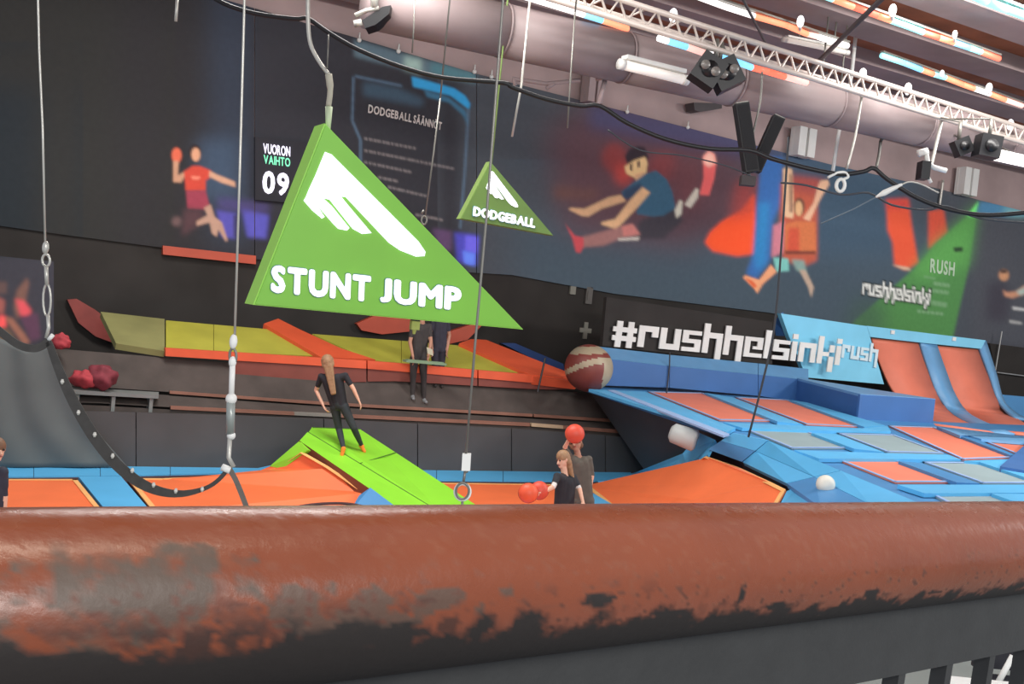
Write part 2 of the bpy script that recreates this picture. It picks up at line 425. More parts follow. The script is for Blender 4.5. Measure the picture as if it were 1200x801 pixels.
# outlined small block lettering over the triangle
lay, tw = block_layout('rushhelsinki')
ox, oy, ex, ey = 1010, 344.5, 1089, 357.0
hx, hy = 1.6, -13.0
for grow, rgbc in ((0.16, (34, 40, 38)), (0.0, (206, 206, 200))):
    for ch, x, rects in lay:
        for (a, b, c, d) in rects:
            q = []
            for (u, v) in ((a - grow, b - grow), (c + grow, b - grow), (c + grow, d + grow), (a - grow, d + grow)):
                u = (x + u) / tw; q.append((ox + (ex - ox) * u + hx * v, oy + (ey - oy) * u + hy * v))
            paint(q, rgbc, .4, 1 if grow == 0 else .8)
# player beside the triangle
P([(700, 500), (780, 480), (820, 540), (800, 700), (690, 690)], (60, 58, 66), 5)
P(ell(785, 455, 26, 30), (178, 130, 98), 1.2); P([(765, 425), (805, 425), (800, 445), (768, 445)], (70, 56, 52), 1)
P([(780, 530), (800, 545), (850, 540), (900, 505), (900, 550), (830, 575), (790, 565)], (178, 128, 102), 1.2)
P([(850, 540), (930, 500), (930, 540), (870, 560)], (150, 168, 160), 1.5)
P([(830, 618), (900, 630), (900, 642), (830, 634)], (176, 176, 174), .8); P([(815, 688), (880, 700), (880, 712), (815, 704)], (150, 150, 148), .8)
P([(662, 70), (760, 78), (900, 106), (900, 148), (800, 150), (640, 132)], (72, 118, 150), 2); P([(780, 100), (900, 118), (900, 148), (800, 140)], (128, 180, 170), 4, .8)  # blue strip at the banner end: light reflection painted into the print
# pale strip along the upper edge near the rules board
paint([(415, 46), (470, 62), (558, 86), (560, 98), (500, 88), (415, 66)], (82, 100, 110), 2)
paint([(474, 66), (494, 70), (494, 86), (474, 80)], (150, 176, 166), 3, .8)
paint([(505, 72), (555, 86), (558, 96), (505, 86)], (72, 118, 126), 3, .7)

def canvas_at(px, py):
    x = np.clip(px - CX0 - .5, 0, CW - 2); y = np.clip(py - CY0 - .5, 0, CH - 2)
    xi = x.astype(int); yi = y.astype(int); fx = (x - xi)[..., None]; fy = (y - yi)[..., None]
    return (canvas[yi, xi] * (1 - fx) * (1 - fy) + canvas[yi, xi + 1] * fx * (1 - fy) + canvas[yi + 1, xi] * (1 - fx) * fy + canvas[yi + 1, xi + 1] * fx * fy)
def printed_sheet(name, x0, x1, topf, botf, off, m, parent=None, step=2.0, thick=0.02):
    nx = max(2, int((x1 - x0) / step)); xs = np.linspace(x0, x1, nx + 1)
    ny = max(2, int(max(botf(x) - topf(x) for x in xs) / step))
    v = []; col = []
    for j in range(ny + 1):
        t = j / ny
        for x in xs:
            y = topf(x) * (1 - t) + botf(x) * t
            v.append(on_w(x, y, off)); col.append((x, y))
    f = [(j * (nx + 1) + i, j * (nx + 1) + i + 1, (j + 1) * (nx + 1) + i + 1, (j + 1) * (nx + 1) + i) for j in range(ny) for i in range(nx)]
    # rim so that the sheet has thickness
    rim = [i for i in range(nx + 1)] + [j * (nx + 1) + nx for j in range(1, ny + 1)] + [ny * (nx + 1) + i for i in range(nx - 1, -1, -1)] + [j * (nx + 1) for j in range(ny - 1, 0, -1)]
    n0 = len(v)
    for r in rim: v.append(v[r] - WN * thick); col.append(col[r])
    L = len(rim)
    f += [(rim[k], rim[(k + 1) % L], n0 + (k + 1) % L, n0 + k) for k in range(L)]
    o_ = build(name, v, f, m, parent)
    c = np.array(col); rgb = canvas_at(c[:, 0], c[:, 1])
    a = o_.data.color_attributes.new('print', 'FLOAT_COLOR', 'POINT')
    a.data.foreach_set('color', np.concatenate([rgb, np.ones((len(rgb), 1))], 1).astype(np.float32).ravel())
    return o_

# =================================================================== STRUCTURE
def wp(s, off, z): return W_O + WD * s + WN * off + UPZ * z
m_floor = mat('grey_floor', (128, 134, 130), .5, .08, 1.2)
m_upper = mat('upper_wall_paint', (172, 150, 148), .8, .15, .8, .1, 8)
m_dark = mat('dark_wall_paint', (56, 53, 51), .85, .15, 1.2, spec=.15)
m_court = mat('dark_court_padding', (74, 72, 72), .6, .15, 1.0, .15, 6)
m_wood = mat('brown_ceiling_board', (160, 100, 72), .8, .25, 1.5, .2, 10)
m_beam = mat('grey_ceiling_beam', (164, 146, 146), .8, .12, 1.0)
def slab(name, x0, x1, y0, y1, z0, z1, m, kind='structure', parent=None):
    o = Geo().box(((x0 + x1) / 2, (y0 + y1) / 2, (z0 + z1) / 2), (x1 - x0, 0, 0), (0, y1 - y0, 0), (0, 0, z1 - z0)).out(name, m, parent)
    if parent is None: o['kind'] = kind
    return o
slab('floor', -14, 26, 1.5, 40, -0.25, -0.05, m_floor)
wb = Geo().prism([wp(-14, -3, -.05), wp(26, -3, -.05), wp(26, -3, 8.6), wp(-14, -3, 8.6)], -WN * .2).out('wall_back', m_upper); wb['kind'] = 'structure'
Geo().prism([wp(-14, -2.98, 0), wp(26, -2.98, 0), wp(26, -2.98, 3.6), wp(-14, -2.98, 3.6)], -WN * .02).out('dark_lower_panel', m_dark, wb)
ceil = Geo().prism([wp(-14, 12, 8.35), wp(26, 12, 8.35), wp(26, -3, 8.35), wp(-14, -3, 8.35)], UPZ * .2).out('ceiling', m_wood); ceil['kind'] = 'structure'
for k in range(8):
    off = -2.2 + k * 1.75
    Geo().box(wp(6, off, 8.2), WD * 40, WN * .75, UPZ * .3).out('ceiling_beam', m_beam, ceil)
# boards between the beams
for k in range(7):
    off = -2.2 + k * 1.75 + .875
    for q in (-.26, .26):
        Geo().box(wp(6, off + q, 8.335), WD * 40, WN * .48, UPZ * .03).out('ceiling_board', m_wood, ceil)

# printed wall banners
TOPX = [-60, 265, 420, 557, 730, 865, 975, 1100, 1150, 1260]; TOPY = [-75, 0, 45, 86, 130, 165, 193, 221, 235, 262]
BOTX = [-60, 75, 290, 450, 600, 720, 900, 1060, 1260]; BOTY = [256, 275, 303, 313, 322, 344, 366, 394, 428]
topf = lambda x: float(np.interp(x, TOPX, TOPY)); botf = lambda x: float(np.interp(x, BOTX, BOTY))
m_print = print_mat('printed_banner', .75, 1.7, .12)
b1 = printed_sheet('wall_banner', -60, 298, topf, botf, -2.93, m_print)
tag(b1, 'dark wall banner printed with a player in red throwing a ball', 'banner')
b2 = printed_sheet('rules_board', 299, 558, topf, botf, -2.93, m_print)
tag(b2, 'black game rules board with blue outline and lines of text', 'board')
b3 = printed_sheet('wall_banner', 559, 1262, topf, botf, -2.93, m_print)
tag(b3, 'long slate wall banner printed with acrobats, orange legs and a green triangle', 'banner')
m_tgrey = mat('print_grey', (214, 206, 202), .6, .1)
def letters_px(text, p0, p1, top0, off, m, parent, bold=.02, gap=.1, depth=.008, space=.3, **kw):
    """baseline from pixel p0 to p1, capital height to pixel top0 (above p0)"""
    o = on_w(p0[0], p0[1], off); ux = on_w(p1[0], p1[1], off) - o; uy = on_w(top0[0], top0[1], off) - o
    lettering(text, o, ux, uy, WN, m, parent, bold, gap, depth, space, **kw)
letters_px('DODGEBALL', (431, 132), (482, 143.5), (432, 122), -2.92, m_tgrey, b2, .03)
letters_px('SÄÄNNÖT', (484, 144), (517, 152.5), (485, 134.5), -2.92, m_tgrey, b2, .03)
letters_px('RUSH', (1089.5, 319), (1118, 323.5), (1090.5, 302), -2.92, mat('print_pale_green', (196, 222, 190), .6, .1), b3, .03)
# banner fixings: white clips along the upper edge
m_white = mat('white_paint', (226, 226, 222), .5, .04)
for (x, y) in ((421, 47), (467, 60), (556, 84), (735, 131), (806, 149), (576, 90)):
    c = on_w(x, y, -2.88)
    Geo().ball(c, .045, 10, 6).tube([c, c + UPZ * .14], .015, 6).out('banner_clip', m_white, b1 if x < 299 else (b2 if x < 559 else b3), True)
# orange ledge pad under the ball thrower
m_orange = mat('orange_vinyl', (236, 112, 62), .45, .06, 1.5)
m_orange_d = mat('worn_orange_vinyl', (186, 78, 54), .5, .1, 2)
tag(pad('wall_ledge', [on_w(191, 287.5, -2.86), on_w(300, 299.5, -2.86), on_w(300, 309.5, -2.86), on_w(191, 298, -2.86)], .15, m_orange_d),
    'orange padded ledge under the ball thrower banner', 'ledge')
# timer screen
scr = pad('timer_screen', [on_w(299, 160, -2.85), on_w(368, 168, -2.85), on_w(368, 240, -2.85), on_w(299, 234, -2.85)], .07, mat('screen_black', (58, 58, 64), .75, .05, spec=.12))
tag(scr, 'black timer screen with glowing turn change digits on the rules board', 'screen')
m_lw = mat('screen_white', (236, 232, 255), .5, .02, emit=1.0); m_lg = mat('screen_green', (120, 226, 178), .5, .02, emit=.8)
letters_px('VUORON', (308.5, 179.5), (340, 183.5), (308.5, 167.5), -2.84, m_lw, scr, .02, .08)
letters_px('VAIHTO', (309, 191.5), (340, 195.5), (309, 181), -2.84, m_lg, scr, .02, .08)
letters_px('09', (307, 226), (338, 229.5), (308, 199), -2.84, m_lw, scr, .035, .08)

# =================================================================== STEPPED PLATFORM along the back side
def strip_px(name, topl, botl, off_t, off_b, m, thick, parent, both=None):
    """slab between two pixel polylines, top line at off_t, bottom at off_b"""
    g = Geo(); a = [on_w(x, y, off_t) for x, y in topl]; b = [on_w(x, y, off_b) for x, y in botl]
    n = len(a)
    for i in range(n - 1):
        g.prism([a[i], a[i + 1], b[i + 1], b[i]], -WN * thick)
    return g.out(name, m, parent)
# the dark padded side wall of the sunken court (setting)
cw = Geo()
xs = list(range(-60, 821, 110))
cw_top = lambda x: float(np.interp(x, [-60, 200, 345, 622, 700, 760, 830], [478, 484, 489, 503, 509, 514, 522]))
cw_bot = lambda x: float(np.interp(x, [-60, 100, 700, 840], [546, 548, 556, 560]))
court_wall = Geo()
court_wall.prism([wp(-14, 0, -.05), wp(4.6, 0, -.05), wp(4.6, 0, .55), wp(-14, 0, .55)], -WN * .05)
court_wall = court_wall.out('wall_court', m_court); court_wall['kind'] = 'structure'
for k in range(len(xs) - 1):
    x0, x1 = xs[k], xs[k + 1] - 1.2
    pad('wall_panel', [on_w(x0, cw_top(x0), .05), on_w(x1, cw_top(x1), .05), on_w(x1, cw_bot(x1), .05), on_w(x0, cw_bot(x0), .05)], .05, m_court, court_wall)
m_step = mat('dark_step_carpet', (76, 68, 64), .9, .2, 3, .2, 30)
m_nose = mat('brown_step_nosing', (142, 100, 84), .5, .15, 3)
m_nose2 = mat('pale_step_nosing', (196, 170, 140), .5, .1, 3)
m_red = mat('dark_red_fascia', (128, 66, 56), .6, .15, 2)
steps = empty('stepped_platform', wp(-5, -.4, .5), 'dark stepped platform with thin brown nosings along the court wall', 'platform')
l2 = lambda x: float(np.interp(x, [80, 200, 345, 622, 700, 780], [470, 477, 484, 497, 503, 509]))
l1 = lambda x: float(np.interp(x, [80, 199, 378, 622, 760, 800], [451, 459, 472, 486, 495, 498]))
l0 = lambda x: float(np.interp(x, [60, 194, 300, 440, 620, 690, 800], [408, 419, 428, 440, 455, 461, 470]))
def profile(name, fa, da, fb, db, x0, x1, m, thick=.06, n=12):
    X = np.linspace(x0, x1, n + 1)
    return strip_px(name, [(x, fa(x) + da) for x in X], [(x, fb(x) + db) for x in X], *offs, m, thick, steps)
offs = (-.45, -.10); profile('tread', l1, 4, l2, 0, 60, 760, m_step)
offs = (-.10, -.10); profile('riser', l2, 3, cw_top, 4, 60, 790, m_step)
offs = (-.80, -.45); profile('upper_riser', l0, 0, l1, 0, 60, 770, m_step)
for (a, b, mm) in ((200, 345, m_nose), (345, 400, mat('grey_step_nosing', (140, 136, 128), .5, .1, 3)), (400, 621, m_nose), (623, 660, m_nose2), (660, 762, m_nose)):
    offs = (-.07, -.07); profile('nosing', l2, -1.6, l2, 2.4, a, b, mm, .05, 4)
for (a, b) in ((199, 400), (401, 624), (626, 757)):
    offs = (-.42, -.42); profile('nosing', l1, -1.3, l1, 2.0, a, b, m_nose, .05, 4)

# landing mats on the platform: yellow sheets with orange beams
YA = on_w(194, 412, -.7); YB = on_w(680, 447, -.7); YC = on_w(300, 384, -1.95)
YN = (YB - YA).cross(YC - YA).normalized()
def on_y(px, py, lift=0): return on_plane(px, py, YA + YN * lift, YN)
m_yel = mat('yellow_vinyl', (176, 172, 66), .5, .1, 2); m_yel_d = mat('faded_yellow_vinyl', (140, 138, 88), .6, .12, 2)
mats_t = empty('landing_mat', wp(-5, -1.6, 1.6), 'long yellow landing mat with orange beams on the stepped platform', 'mat')
def ypad(name, pts, m, lift=0, thick=.10):
    return pad(name, [on_y(x, y, lift) for x, y in pts], thick, m, mats_t)
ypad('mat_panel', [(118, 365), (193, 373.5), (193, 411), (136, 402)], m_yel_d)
ypad('mat_panel', [(194.5, 375), (250, 380), (250, 411.5), (194.5, 407.5)], m_yel)
ypad('mat_panel', [(250.6, 380), (320, 386), (375, 417), (250.6, 411.6)], m_yel)
ypad('mat_panel', [(366, 391), (470, 399), (470, 427), (430, 420)], m_yel)
ypad('mat_panel', [(470.6, 399), (545, 405), (630, 438), (470.6, 427)], m_yel)
m_edge = mat('orange_mat_beam', (222, 92, 56), .45, .08, 2)
ypad('mat_beam', [(309, 379), (326, 373), (352, 386), (400, 408), (440, 421), (376, 418)], m_edge, .06, .16)
ypad('mat_beam', [(538, 402), (552, 397), (570, 398), (640, 426), (682, 442), (676, 447), (626, 441)], m_edge, .06, .16)
for (a, b, mm) in ((194, 270, m_edge), (271, 430, m_edge), (431, 560, m_edge), (561, 684, m_edge)):
    X = np.linspace(a, b - .8, 5); f = lambda x: float(np.interp(x, [194, 440, 620, 684], [407.5, 423, 438.5, 444]))
    strip_px('mat_edge', [(x, f(x)) for x in X], [(x, f(x) + 9.5) for x in X], -.66, -.66, mm, .12, mats_t)
for (a, b) in ((270, 430), (431, 560), (561, 676)):
    X = np.linspace(a, b - .8, 5); f = lambda x: float(np.interp(x, [270, 440, 620, 684], [422, 433, 448, 453]))
    g = lambda x: float(np.interp(x, [270, 300, 420, 440, 560, 640, 680], [440, 446, 449, 445, 452, 456.5, 455]))
    strip_px('mat_fascia', [(x, f(x) - 2) for x in X], [(x, g(x)) for x in X], -.69, -.69, m_red, .05, mats_t)
# further orange slopes behind the mats
def slope(pts, offv, m, label, group=None):
    return tag(pad('orange_slope', [on_w(x, y, -2.85) for (x, y) in pts], .12, m), label, 'slope', group)
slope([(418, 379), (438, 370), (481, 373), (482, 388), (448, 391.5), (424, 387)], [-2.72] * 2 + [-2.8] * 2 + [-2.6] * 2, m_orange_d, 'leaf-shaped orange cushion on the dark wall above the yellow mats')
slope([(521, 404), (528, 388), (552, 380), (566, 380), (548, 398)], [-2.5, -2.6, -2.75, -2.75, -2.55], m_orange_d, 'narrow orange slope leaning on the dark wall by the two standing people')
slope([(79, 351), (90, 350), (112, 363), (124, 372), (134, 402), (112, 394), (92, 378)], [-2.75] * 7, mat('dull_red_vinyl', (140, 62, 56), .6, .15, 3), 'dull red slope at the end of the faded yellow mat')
tag(pad('blue_pad', [on_w(588, 402, -2.86), on_w(604, 402, -2.86), on_w(660, 426, -2.86), on_w(662, 434, -2.86), on_w(640, 428, -2.86)], .11, mat('deep_blue_vinyl', (58, 84, 140), .5, .1, 2)),
    'deep blue pad strip behind the orange beam', 'pad')
# seam posts of the safety netting in front of the platform
m_post = mat('dark_net_post', (44, 46, 50), .5, .1, 3)
for (x0, y0, x1, y1, lab) in ((639, 419, 630, 459, 'short dark cord hanging at the end of the orange beam'),):
    tag(Geo().tube([on_w(x0, y0, -.4), on_w(x1, y1, -.4)], .018, 6).out('cord', m_post), lab, 'cord')

# =================================================================== SUNKEN COURT (orange beds, blue pads)
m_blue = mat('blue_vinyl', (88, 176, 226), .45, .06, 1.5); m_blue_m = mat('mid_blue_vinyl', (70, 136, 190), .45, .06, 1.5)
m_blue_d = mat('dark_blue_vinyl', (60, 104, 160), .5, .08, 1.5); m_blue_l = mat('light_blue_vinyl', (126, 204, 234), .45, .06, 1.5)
m_bed = mat('orange_trampoline_bed', (238, 116, 66), .55, .05, 2, .1, 90)
m_bed2 = mat('salmon_trampoline_bed', (226, 126, 100), .6, .05, 2, .1, 90)
m_bedg = mat('grey_trampoline_bed', (140, 160, 164), .6, .06, 2, .1, 90)
m_trim = mat('sand_webbing', (238, 178, 110), .6, .06, 3)
m_gap = mat('dark_spring_gap', (70, 44, 50), .8, .1)
court = empty('trampoline_court', wp(-4, 2.5, -.05), 'sunken trampoline court with orange beds and blue pads below the dark wall', 'trampoline')
def fl(px, py, z=0.0): return on_z(px, py, z)
g = Geo().prism([wp(-14, .05, -.04), wp(5.5, .05, -.04), wp(5.5, 5.5, -.04), wp(-14, 5.5, -.04)], UPZ * .02); g.out('frame_base', m_gap, court)
# nearer rows of the court, mostly hidden by the handrail
Geo().prism([wp(-13, 3.4, -.02), wp(.2, 3.4, -.02), wp(-.6, 8.7, -.02), wp(-13, 8.7, -.02)], UPZ * .025).out('court_padding', m_blue, court)
NEAR = [(-12.6 + 2.4 * k, o_) for k in range(5) for o_ in (6.15,)]
# long blue pad along the wall, in lengths
edges = [-60, 40, 118, 200, 264, 330, 420, 512, 590, 668, 740]
up = lambda x: float(np.interp(x, [-60, 100, 700, 760], [544.5, 545.5, 553, 553])); lo = lambda x: float(np.interp(x, [-60, 100, 264, 520, 700, 760], [558, 557.5, 554, 562.5, 563.5, 562]))
for a, b in zip(edges[:-1], edges[1:]):
    p = [on_w(a, up(a), .06), on_w(b - .7, up(b), .06), fl(b - .7, lo(b)), fl(a, lo(a))]
    pad('blue_pad', p, .06, m_blue, court)
def bed(pts3, m, border=None, name='trampoline_bed', trim=m_trim, w=.06, lift=.02):
    """bed surface with a sand-coloured webbing edge and dark spring gap under it"""
    n = poly_normal(pts3); c = sum(pts3, Vector()) / len(pts3)
    o = Geo().prism(pts3, -n * .015).out(name, m, court if border is None else border)
    g = Geo(); N = len(pts3)
    for i in range(N):
        a, b_ = pts3[i], pts3[(i + 1) % N]; d = (b_ - a).normalized(); side = n.cross(d)
        if side.dot(c - a) < 0: side = -side
        g.prism([a + n * .004, b_ + n * .004, b_ + side * w + n * .004, a + side * w + n * .004], n * .008)
    g.out('webbing', trim, o)
    return o
for s_, o_ in NEAR: bed([wp(s_, o_, .02), wp(s_ + 2.0, o_, .02), wp(s_ + 2.0, o_ + 2.2, .02), wp(s_, o_ + 2.2, .02)], m_bed)
for k in range(5): bed([wp(-12.6 + 2.4 * k, 3.9, .02), wp(-10.6 + 2.4 * k, 3.9, .02), wp(-10.6 + 2.4 * k, 5.8, .02), wp(-12.6 + 2.4 * k, 5.8, .02)], m_bed)
def flp(pts, z=0.02): return [fl(x, y, z) for x, y in pts]
bed(flp([(-50, 562), (90, 562), (121, 600), (-50, 600)]), m_bed)
pad('blue_pad', flp([(92, 558), (142, 558), (178, 600), (126, 600)], .03), .05, m_blue, court)
# bed that rises towards the green ramp
wing = [fl(149, 561, .02), fl(190, 561, .02), fl(262, 558, .03), on_w(300, 553, 1.1), on_w(330, 547, 1.4), on_w(355, 530, 1.75), on_w(385, 547, 2.2), on_w(429, 577, 2.85), on_w(430, 600, 3.1), fl(180, 600, .02)]
bed(wing, m_bed)
pad('blue_pad', [on_w(262, 551, .3), on_w(300, 548.5, .6), on_w(335, 541, .9), on_w(325, 543, 1.05), on_w(300, 551.5, .95), fl(262, 557.5, .03)], .05, m_blue, court)
pad('blue_pad', [on_w(421, 580, 3.3), on_w(434, 571, 3.3), on_w(462, 592, 3.6), on_w(460, 602, 3.7), on_w(408, 602, 3.6)], .05, m_blue_m, court)
bed(flp([(505, 566), (667, 568), (712, 600), (520, 600)]), m_bed)
pad('blue_pad', flp([(671, 571), (684, 571), (720, 592), (720, 600), (676, 600)], .05), .05, m_blue, court)
split_t = lambda a, b, t: a + (b - a) * t
# green ramp
ramp = empty('green_ramp', on_w(430, 585, 2.0), 'bright green folding ramp with a child on it', 'ramp')
m_green = mat('lime_vinyl', (140, 216, 54), .45, .05, 2); m_green_d = mat('dark_lime_seam', (70, 110, 36), .6, .05, 2)
RA, RB, RC, RD = on_w(366, 500, 1.1), on_w(421, 502, .7), fl(571, 600, .12), fl(475, 601, .12)
RE = on_w(351, 516, 1.5)
top_mid = split_t(RE, RA, .62)
bot_mid = split_t(RD, RC, .42)
n_r = poly_normal([RE, RA, RB, RC, RD])
Geo().prism([RE, top_mid, bot_mid, RD], -n_r * .12).out('ramp_panel', m_green, ramp)
q = (bot_mid - top_mid).normalized(); sd = n_r.cross(q).normalized() * .012
Geo().prism([top_mid + sd * 2, RA, RB, RC, bot_mid + sd * 2], -n_r * .12).out('ramp_panel', m_green, ramp)
Geo().prism([top_mid, top_mid + sd * 2, bot_mid + sd * 2, bot_mid], -n_r * .05).out('seam', m_green_d, ramp)
cr0 = split_t(split_t(top_mid, bot_mid, .42), split_t(RA, RD, .42), 0); cr1 = split_t(RB, RC, .32)
Geo().tube([cr0 + n_r * .004, cr1 + n_r * .004], .008, 5).out('seam', m_green_d, ramp)
pad('side_flap', [on_w(316, 546, 1.3), on_w(350, 517, 1.6), on_w(361, 527, 1.85), on_w(331, 549, 1.5)], .06, m_green, ramp)
Geo().prism([RE, RD, Vector((RD.x, RD.y, 0.0)), Vector((RE.x, RE.y, 0.0))], WN * -.04).out('ramp_side', mat('brown_ramp_side', (120, 62, 40), .7, .1), ramp)
Geo().prism([RA, RB, Vector((RB.x, RB.y, 0.0)), Vector((RA.x, RA.y, 0.0))], WN * .04).out('ramp_back', m_green_d, ramp)

tag(Geo().tube(smooth_path([on_w(x, y, o_) for x, y, o_ in ((326, 602, 3.4), (352, 593, 3.4), (385, 589.5, 3.45), (412, 590.5, 3.5), (440, 597, 3.7))], 5), .018, 8).out('hose', mat('dark_hose', (70, 36, 34), .6, .1), None, True), 'thin dark hose lying across the orange bed beside the green ramp', 'hose')
# =================================================================== RAISED TRAMPOLINE DECK
DA = on_w(690, 455, -.2); DB = at(1190, 505, 20.9); DC = at(1060, 580, 11.6)
DN = (DB - DA).cross(DC - DA).normalized(); DN = DN if DN.z > 0 else -DN
def on_d(px, py, lift=0): return on_plane(px, py, DA + DN * lift, DN)
print('DECK normal', DN[:], DA[:], DB[:], DC[:])
deck = empty('trampoline_deck', Vector((on_d(1000, 530).x, on_d(1000, 530).y, -.05)), 'raised blue trampoline deck with salmon and grey beds', 'trampoline')
base_pts = [on_d(x, y) for x, y in ((684, 452), (800, 454.5), (950, 470), (1100, 494), (1260, 500), (1400, 590), (1330, 640), (1085, 600), (1060, 583), (900, 517), (855, 508))]
g = Geo(); N = len(base_pts)
cen_ = sum(base_pts, Vector()) / N
low = [p - DN * .09 for p in base_pts]
g.add(base_pts + low, [tuple(range(N)), tuple(range(2 * N - 1, N - 1, -1))] + [(i, (i + 1) % N, N + (i + 1) % N, N + i) for i in range(N)])
g.out('deck_base', m_blue_m, deck)
sup = [p - DN * .1 + (cen_ - p) * .03 for p in base_pts]; sup_lo = [Vector((p.x + (cen_.x - p.x) * .3, p.y + (cen_.y - p.y) * .3, -.04)) for p in base_pts]
Geo().add(sup + sup_lo, [tuple(range(N)), tuple(range(2 * N - 1, N - 1, -1))] + [(i, (i + 1) % N, N + (i + 1) % N, N + i) for i in range(N)]).out('deck_support', m_court, deck)
def dp(pts, lift): return [on_d(x, y, lift) for x, y in pts]
BEDS = [(m_bed2, [(760, 459), (823, 460.5), (905, 493), (843, 492)]), (m_bed2, [(862, 465.5), (922, 468.5), (1009, 500), (945, 497)]),
        (m_bedg, [(874, 503), (947, 506), (997, 525), (928, 525)]), (m_bedg, [(983, 508), (1047, 509.5), (1106, 531), (1040, 529.5)]),
        (m_bed2, [(1042, 499), (1094, 500.5), (1186, 536), (1128, 538)]), (m_bed2, [(983, 539), (1050, 539.5), (1117, 565), (1049, 565)]),
        (m_bedg, [(1083, 541.5), (1145, 542), (1218, 566), (1152, 566)]), (m_bed2, [(1150, 515.5), (1197, 517), (1236, 532), (1190, 531)]),
        (m_bedg, [(1092, 579.5), (1158, 577.5), (1198, 592), (1125, 596)])]
m_lilac = mat('pale_blue_webbing', (150, 178, 218), .6, .05, 3)
for mm, q in BEDS:
    bed(dp(q, .02), mm, deck, trim=m_lilac, w=.05)
    # dark spring gap along the far side
    a, b_ = on_d(*q[0], .022), on_d(*q[1], .022); n_ = (on_d(*q[3]) - on_d(*q[0])).normalized()
    Geo().prism([a - n_ * .09, b_ - n_ * .09, b_, a], DN * .006).out('spring_gap', mat('deck_spring_gap', (62, 84, 110), .8, .1), deck)
# raised blue frame pads between the beds
PADS = [(m_blue, [(826, 460), (858, 465), (941, 497), (911, 493.5)]), (m_blue, [(926, 468.5), (945, 471), (1037, 498), (1013, 500)]),
        (m_blue, [(848, 494.5), (1010, 501.5), (1040, 498.5), (1044, 505), (950, 504), (870, 501)]), (m_blue, [(951, 507), (980, 508), (1036, 529.5), (1001, 525.5)]),
        (m_blue, [(931, 527), (1035, 530.5), (1112, 532.5), (1126, 538), (1050, 537.5), (960, 537)]), (m_blue_m, [(1053, 540), (1080, 542), (1148, 566), (1121, 565)]),
        (m_blue, [(1052, 567.5), (1222, 567.5), (1238, 577), (1083, 577.5)]), (m_blue, [(1130, 539.5), (1187, 537.5), (1260, 566), (1222, 566), (1148, 541)]),
        (m_blue, [(690, 455.5), (756, 458.5), (840, 493), (862, 501), (852, 506)]), (m_blue_m, [(1098, 500.5), (1146, 515), (1190, 532.5), (1185, 533.5)]),
        (m_blue, [(1162, 578), (1232, 578.5), (1262, 590), (1202, 592)])]
for mm, q in PADS: pad('frame_pad', dp(q, .06), .05, mm, deck)
# pale edge line along the left pad
pad('edge_strip', dp([(712, 456.5), (720, 456.5), (855, 508), (848, 510)], .075), .03, m_lilac, deck)
# sloping pads down to the sunken court
p_up = [(858, 507), (900, 516), (985, 551), (1075, 588)]; p_lo = [(829, 526), (870, 541), (922, 566), (962, 594)]
LOW = []
for k in range(4): LOW.append(at(p_lo[k][0], p_lo[k][1], on_d(*p_up[k]).y - .15))
for k in range(3):
    a0, a1 = on_d(*p_up[k], .05), on_d(*p_up[k + 1], .05); b0, b1_ = LOW[k], LOW[k + 1]
    mm = split_t(a0, b0, .48); nn = split_t(a1, b1_, .48); d_ = (a1 - a0).normalized() * .008
    pad('slope_pad', [a0 + d_, a1 - d_, nn - d_, mm + d_], .06, m_blue, deck)
    pad('slope_pad', [split_t(mm, b0, .02) + d_, split_t(nn, b1_, .02) - d_, b1_ - d_, b0 + d_], .06, m_blue_m if k != 1 else m_blue, deck)
SLN = poly_normal([on_d(985, 551, .05), on_d(1075, 588, .05), LOW[3], LOW[2]]); SLO = LOW[2]
y0_, y1_, y2_, y3_ = [p.y - .05 for p in LOW]
pk = at(828, 535, y0_)
wing2 = [fl(684, 568, .02), fl(750, 567, .02), at(787, 561, (fl(750, 567).y * .45 + y0_ * .55)), at(807, 551, (fl(750, 567).y * .2 + y0_ * .8)), pk, at(866, 548, y1_), at(905, 566, y2_ + .3), at(921, 574, y2_ - .1), at(908, 596, y2_ - .5), at(880, 604, y2_ - .2), fl(728, 604, .02)]
bed(wing2, m_bed)
pad('blue_pad', [fl(700, 563, .03), on_w(745, 553, .06), on_w(780, 545, .2), at(800, 531, wing2[3].y + .3), at(820, 507, y0_ + .5), at(838, 515, y0_ + .2), at(829, 532, y0_ + .02), at(806, 548, wing2[3].y + .02), at(786, 558.5, wing2[2].y + .02), fl(748, 564.5, .03)], .05, m_blue, court)
pad('slope_pad', [at(922, 575, y2_ - .1), at(936, 569, y2_ - .1), at(956, 583, y3_ + .6), at(950, 597, y3_ + .3), at(911, 597, y2_ - .5)], .05, m_blue, deck)
# back riser with a light top strip, three lengths
seams = [694, 785, 889, 948]
rt = lambda x: float(np.interp(x, [694, 785, 889, 948], [405, 415.5, 425.5, 432])); rb = lambda x: float(np.interp(x, [694, 785, 889, 948], [451, 454, 463.5, 472]))
riser = empty('wall_pad', wp(1.5, -.5, 1.45), 'row of blue wall pads under the white hashtag lettering', 'pad')
for a, b in zip(seams[:-1], seams[1:]):
    pad('pad_top', [on_w(a, rt(a), -.75), on_w(b - .7, rt(b), -.75), on_w(b - .7, rt(b) + 13, -.42), on_w(a, rt(a) + 13, -.42)], .05, mat('steel_blue_vinyl', (92, 144, 188), .5, .06), riser)
    pad('pad_front', [on_w(a, rt(a) + 13.6, -.42), on_w(b - .7, rt(b) + 13.6, -.42), on_w(b - .7, rb(b), -.42), on_w(a, rb(a), -.42)], .1, m_blue_d, riser)
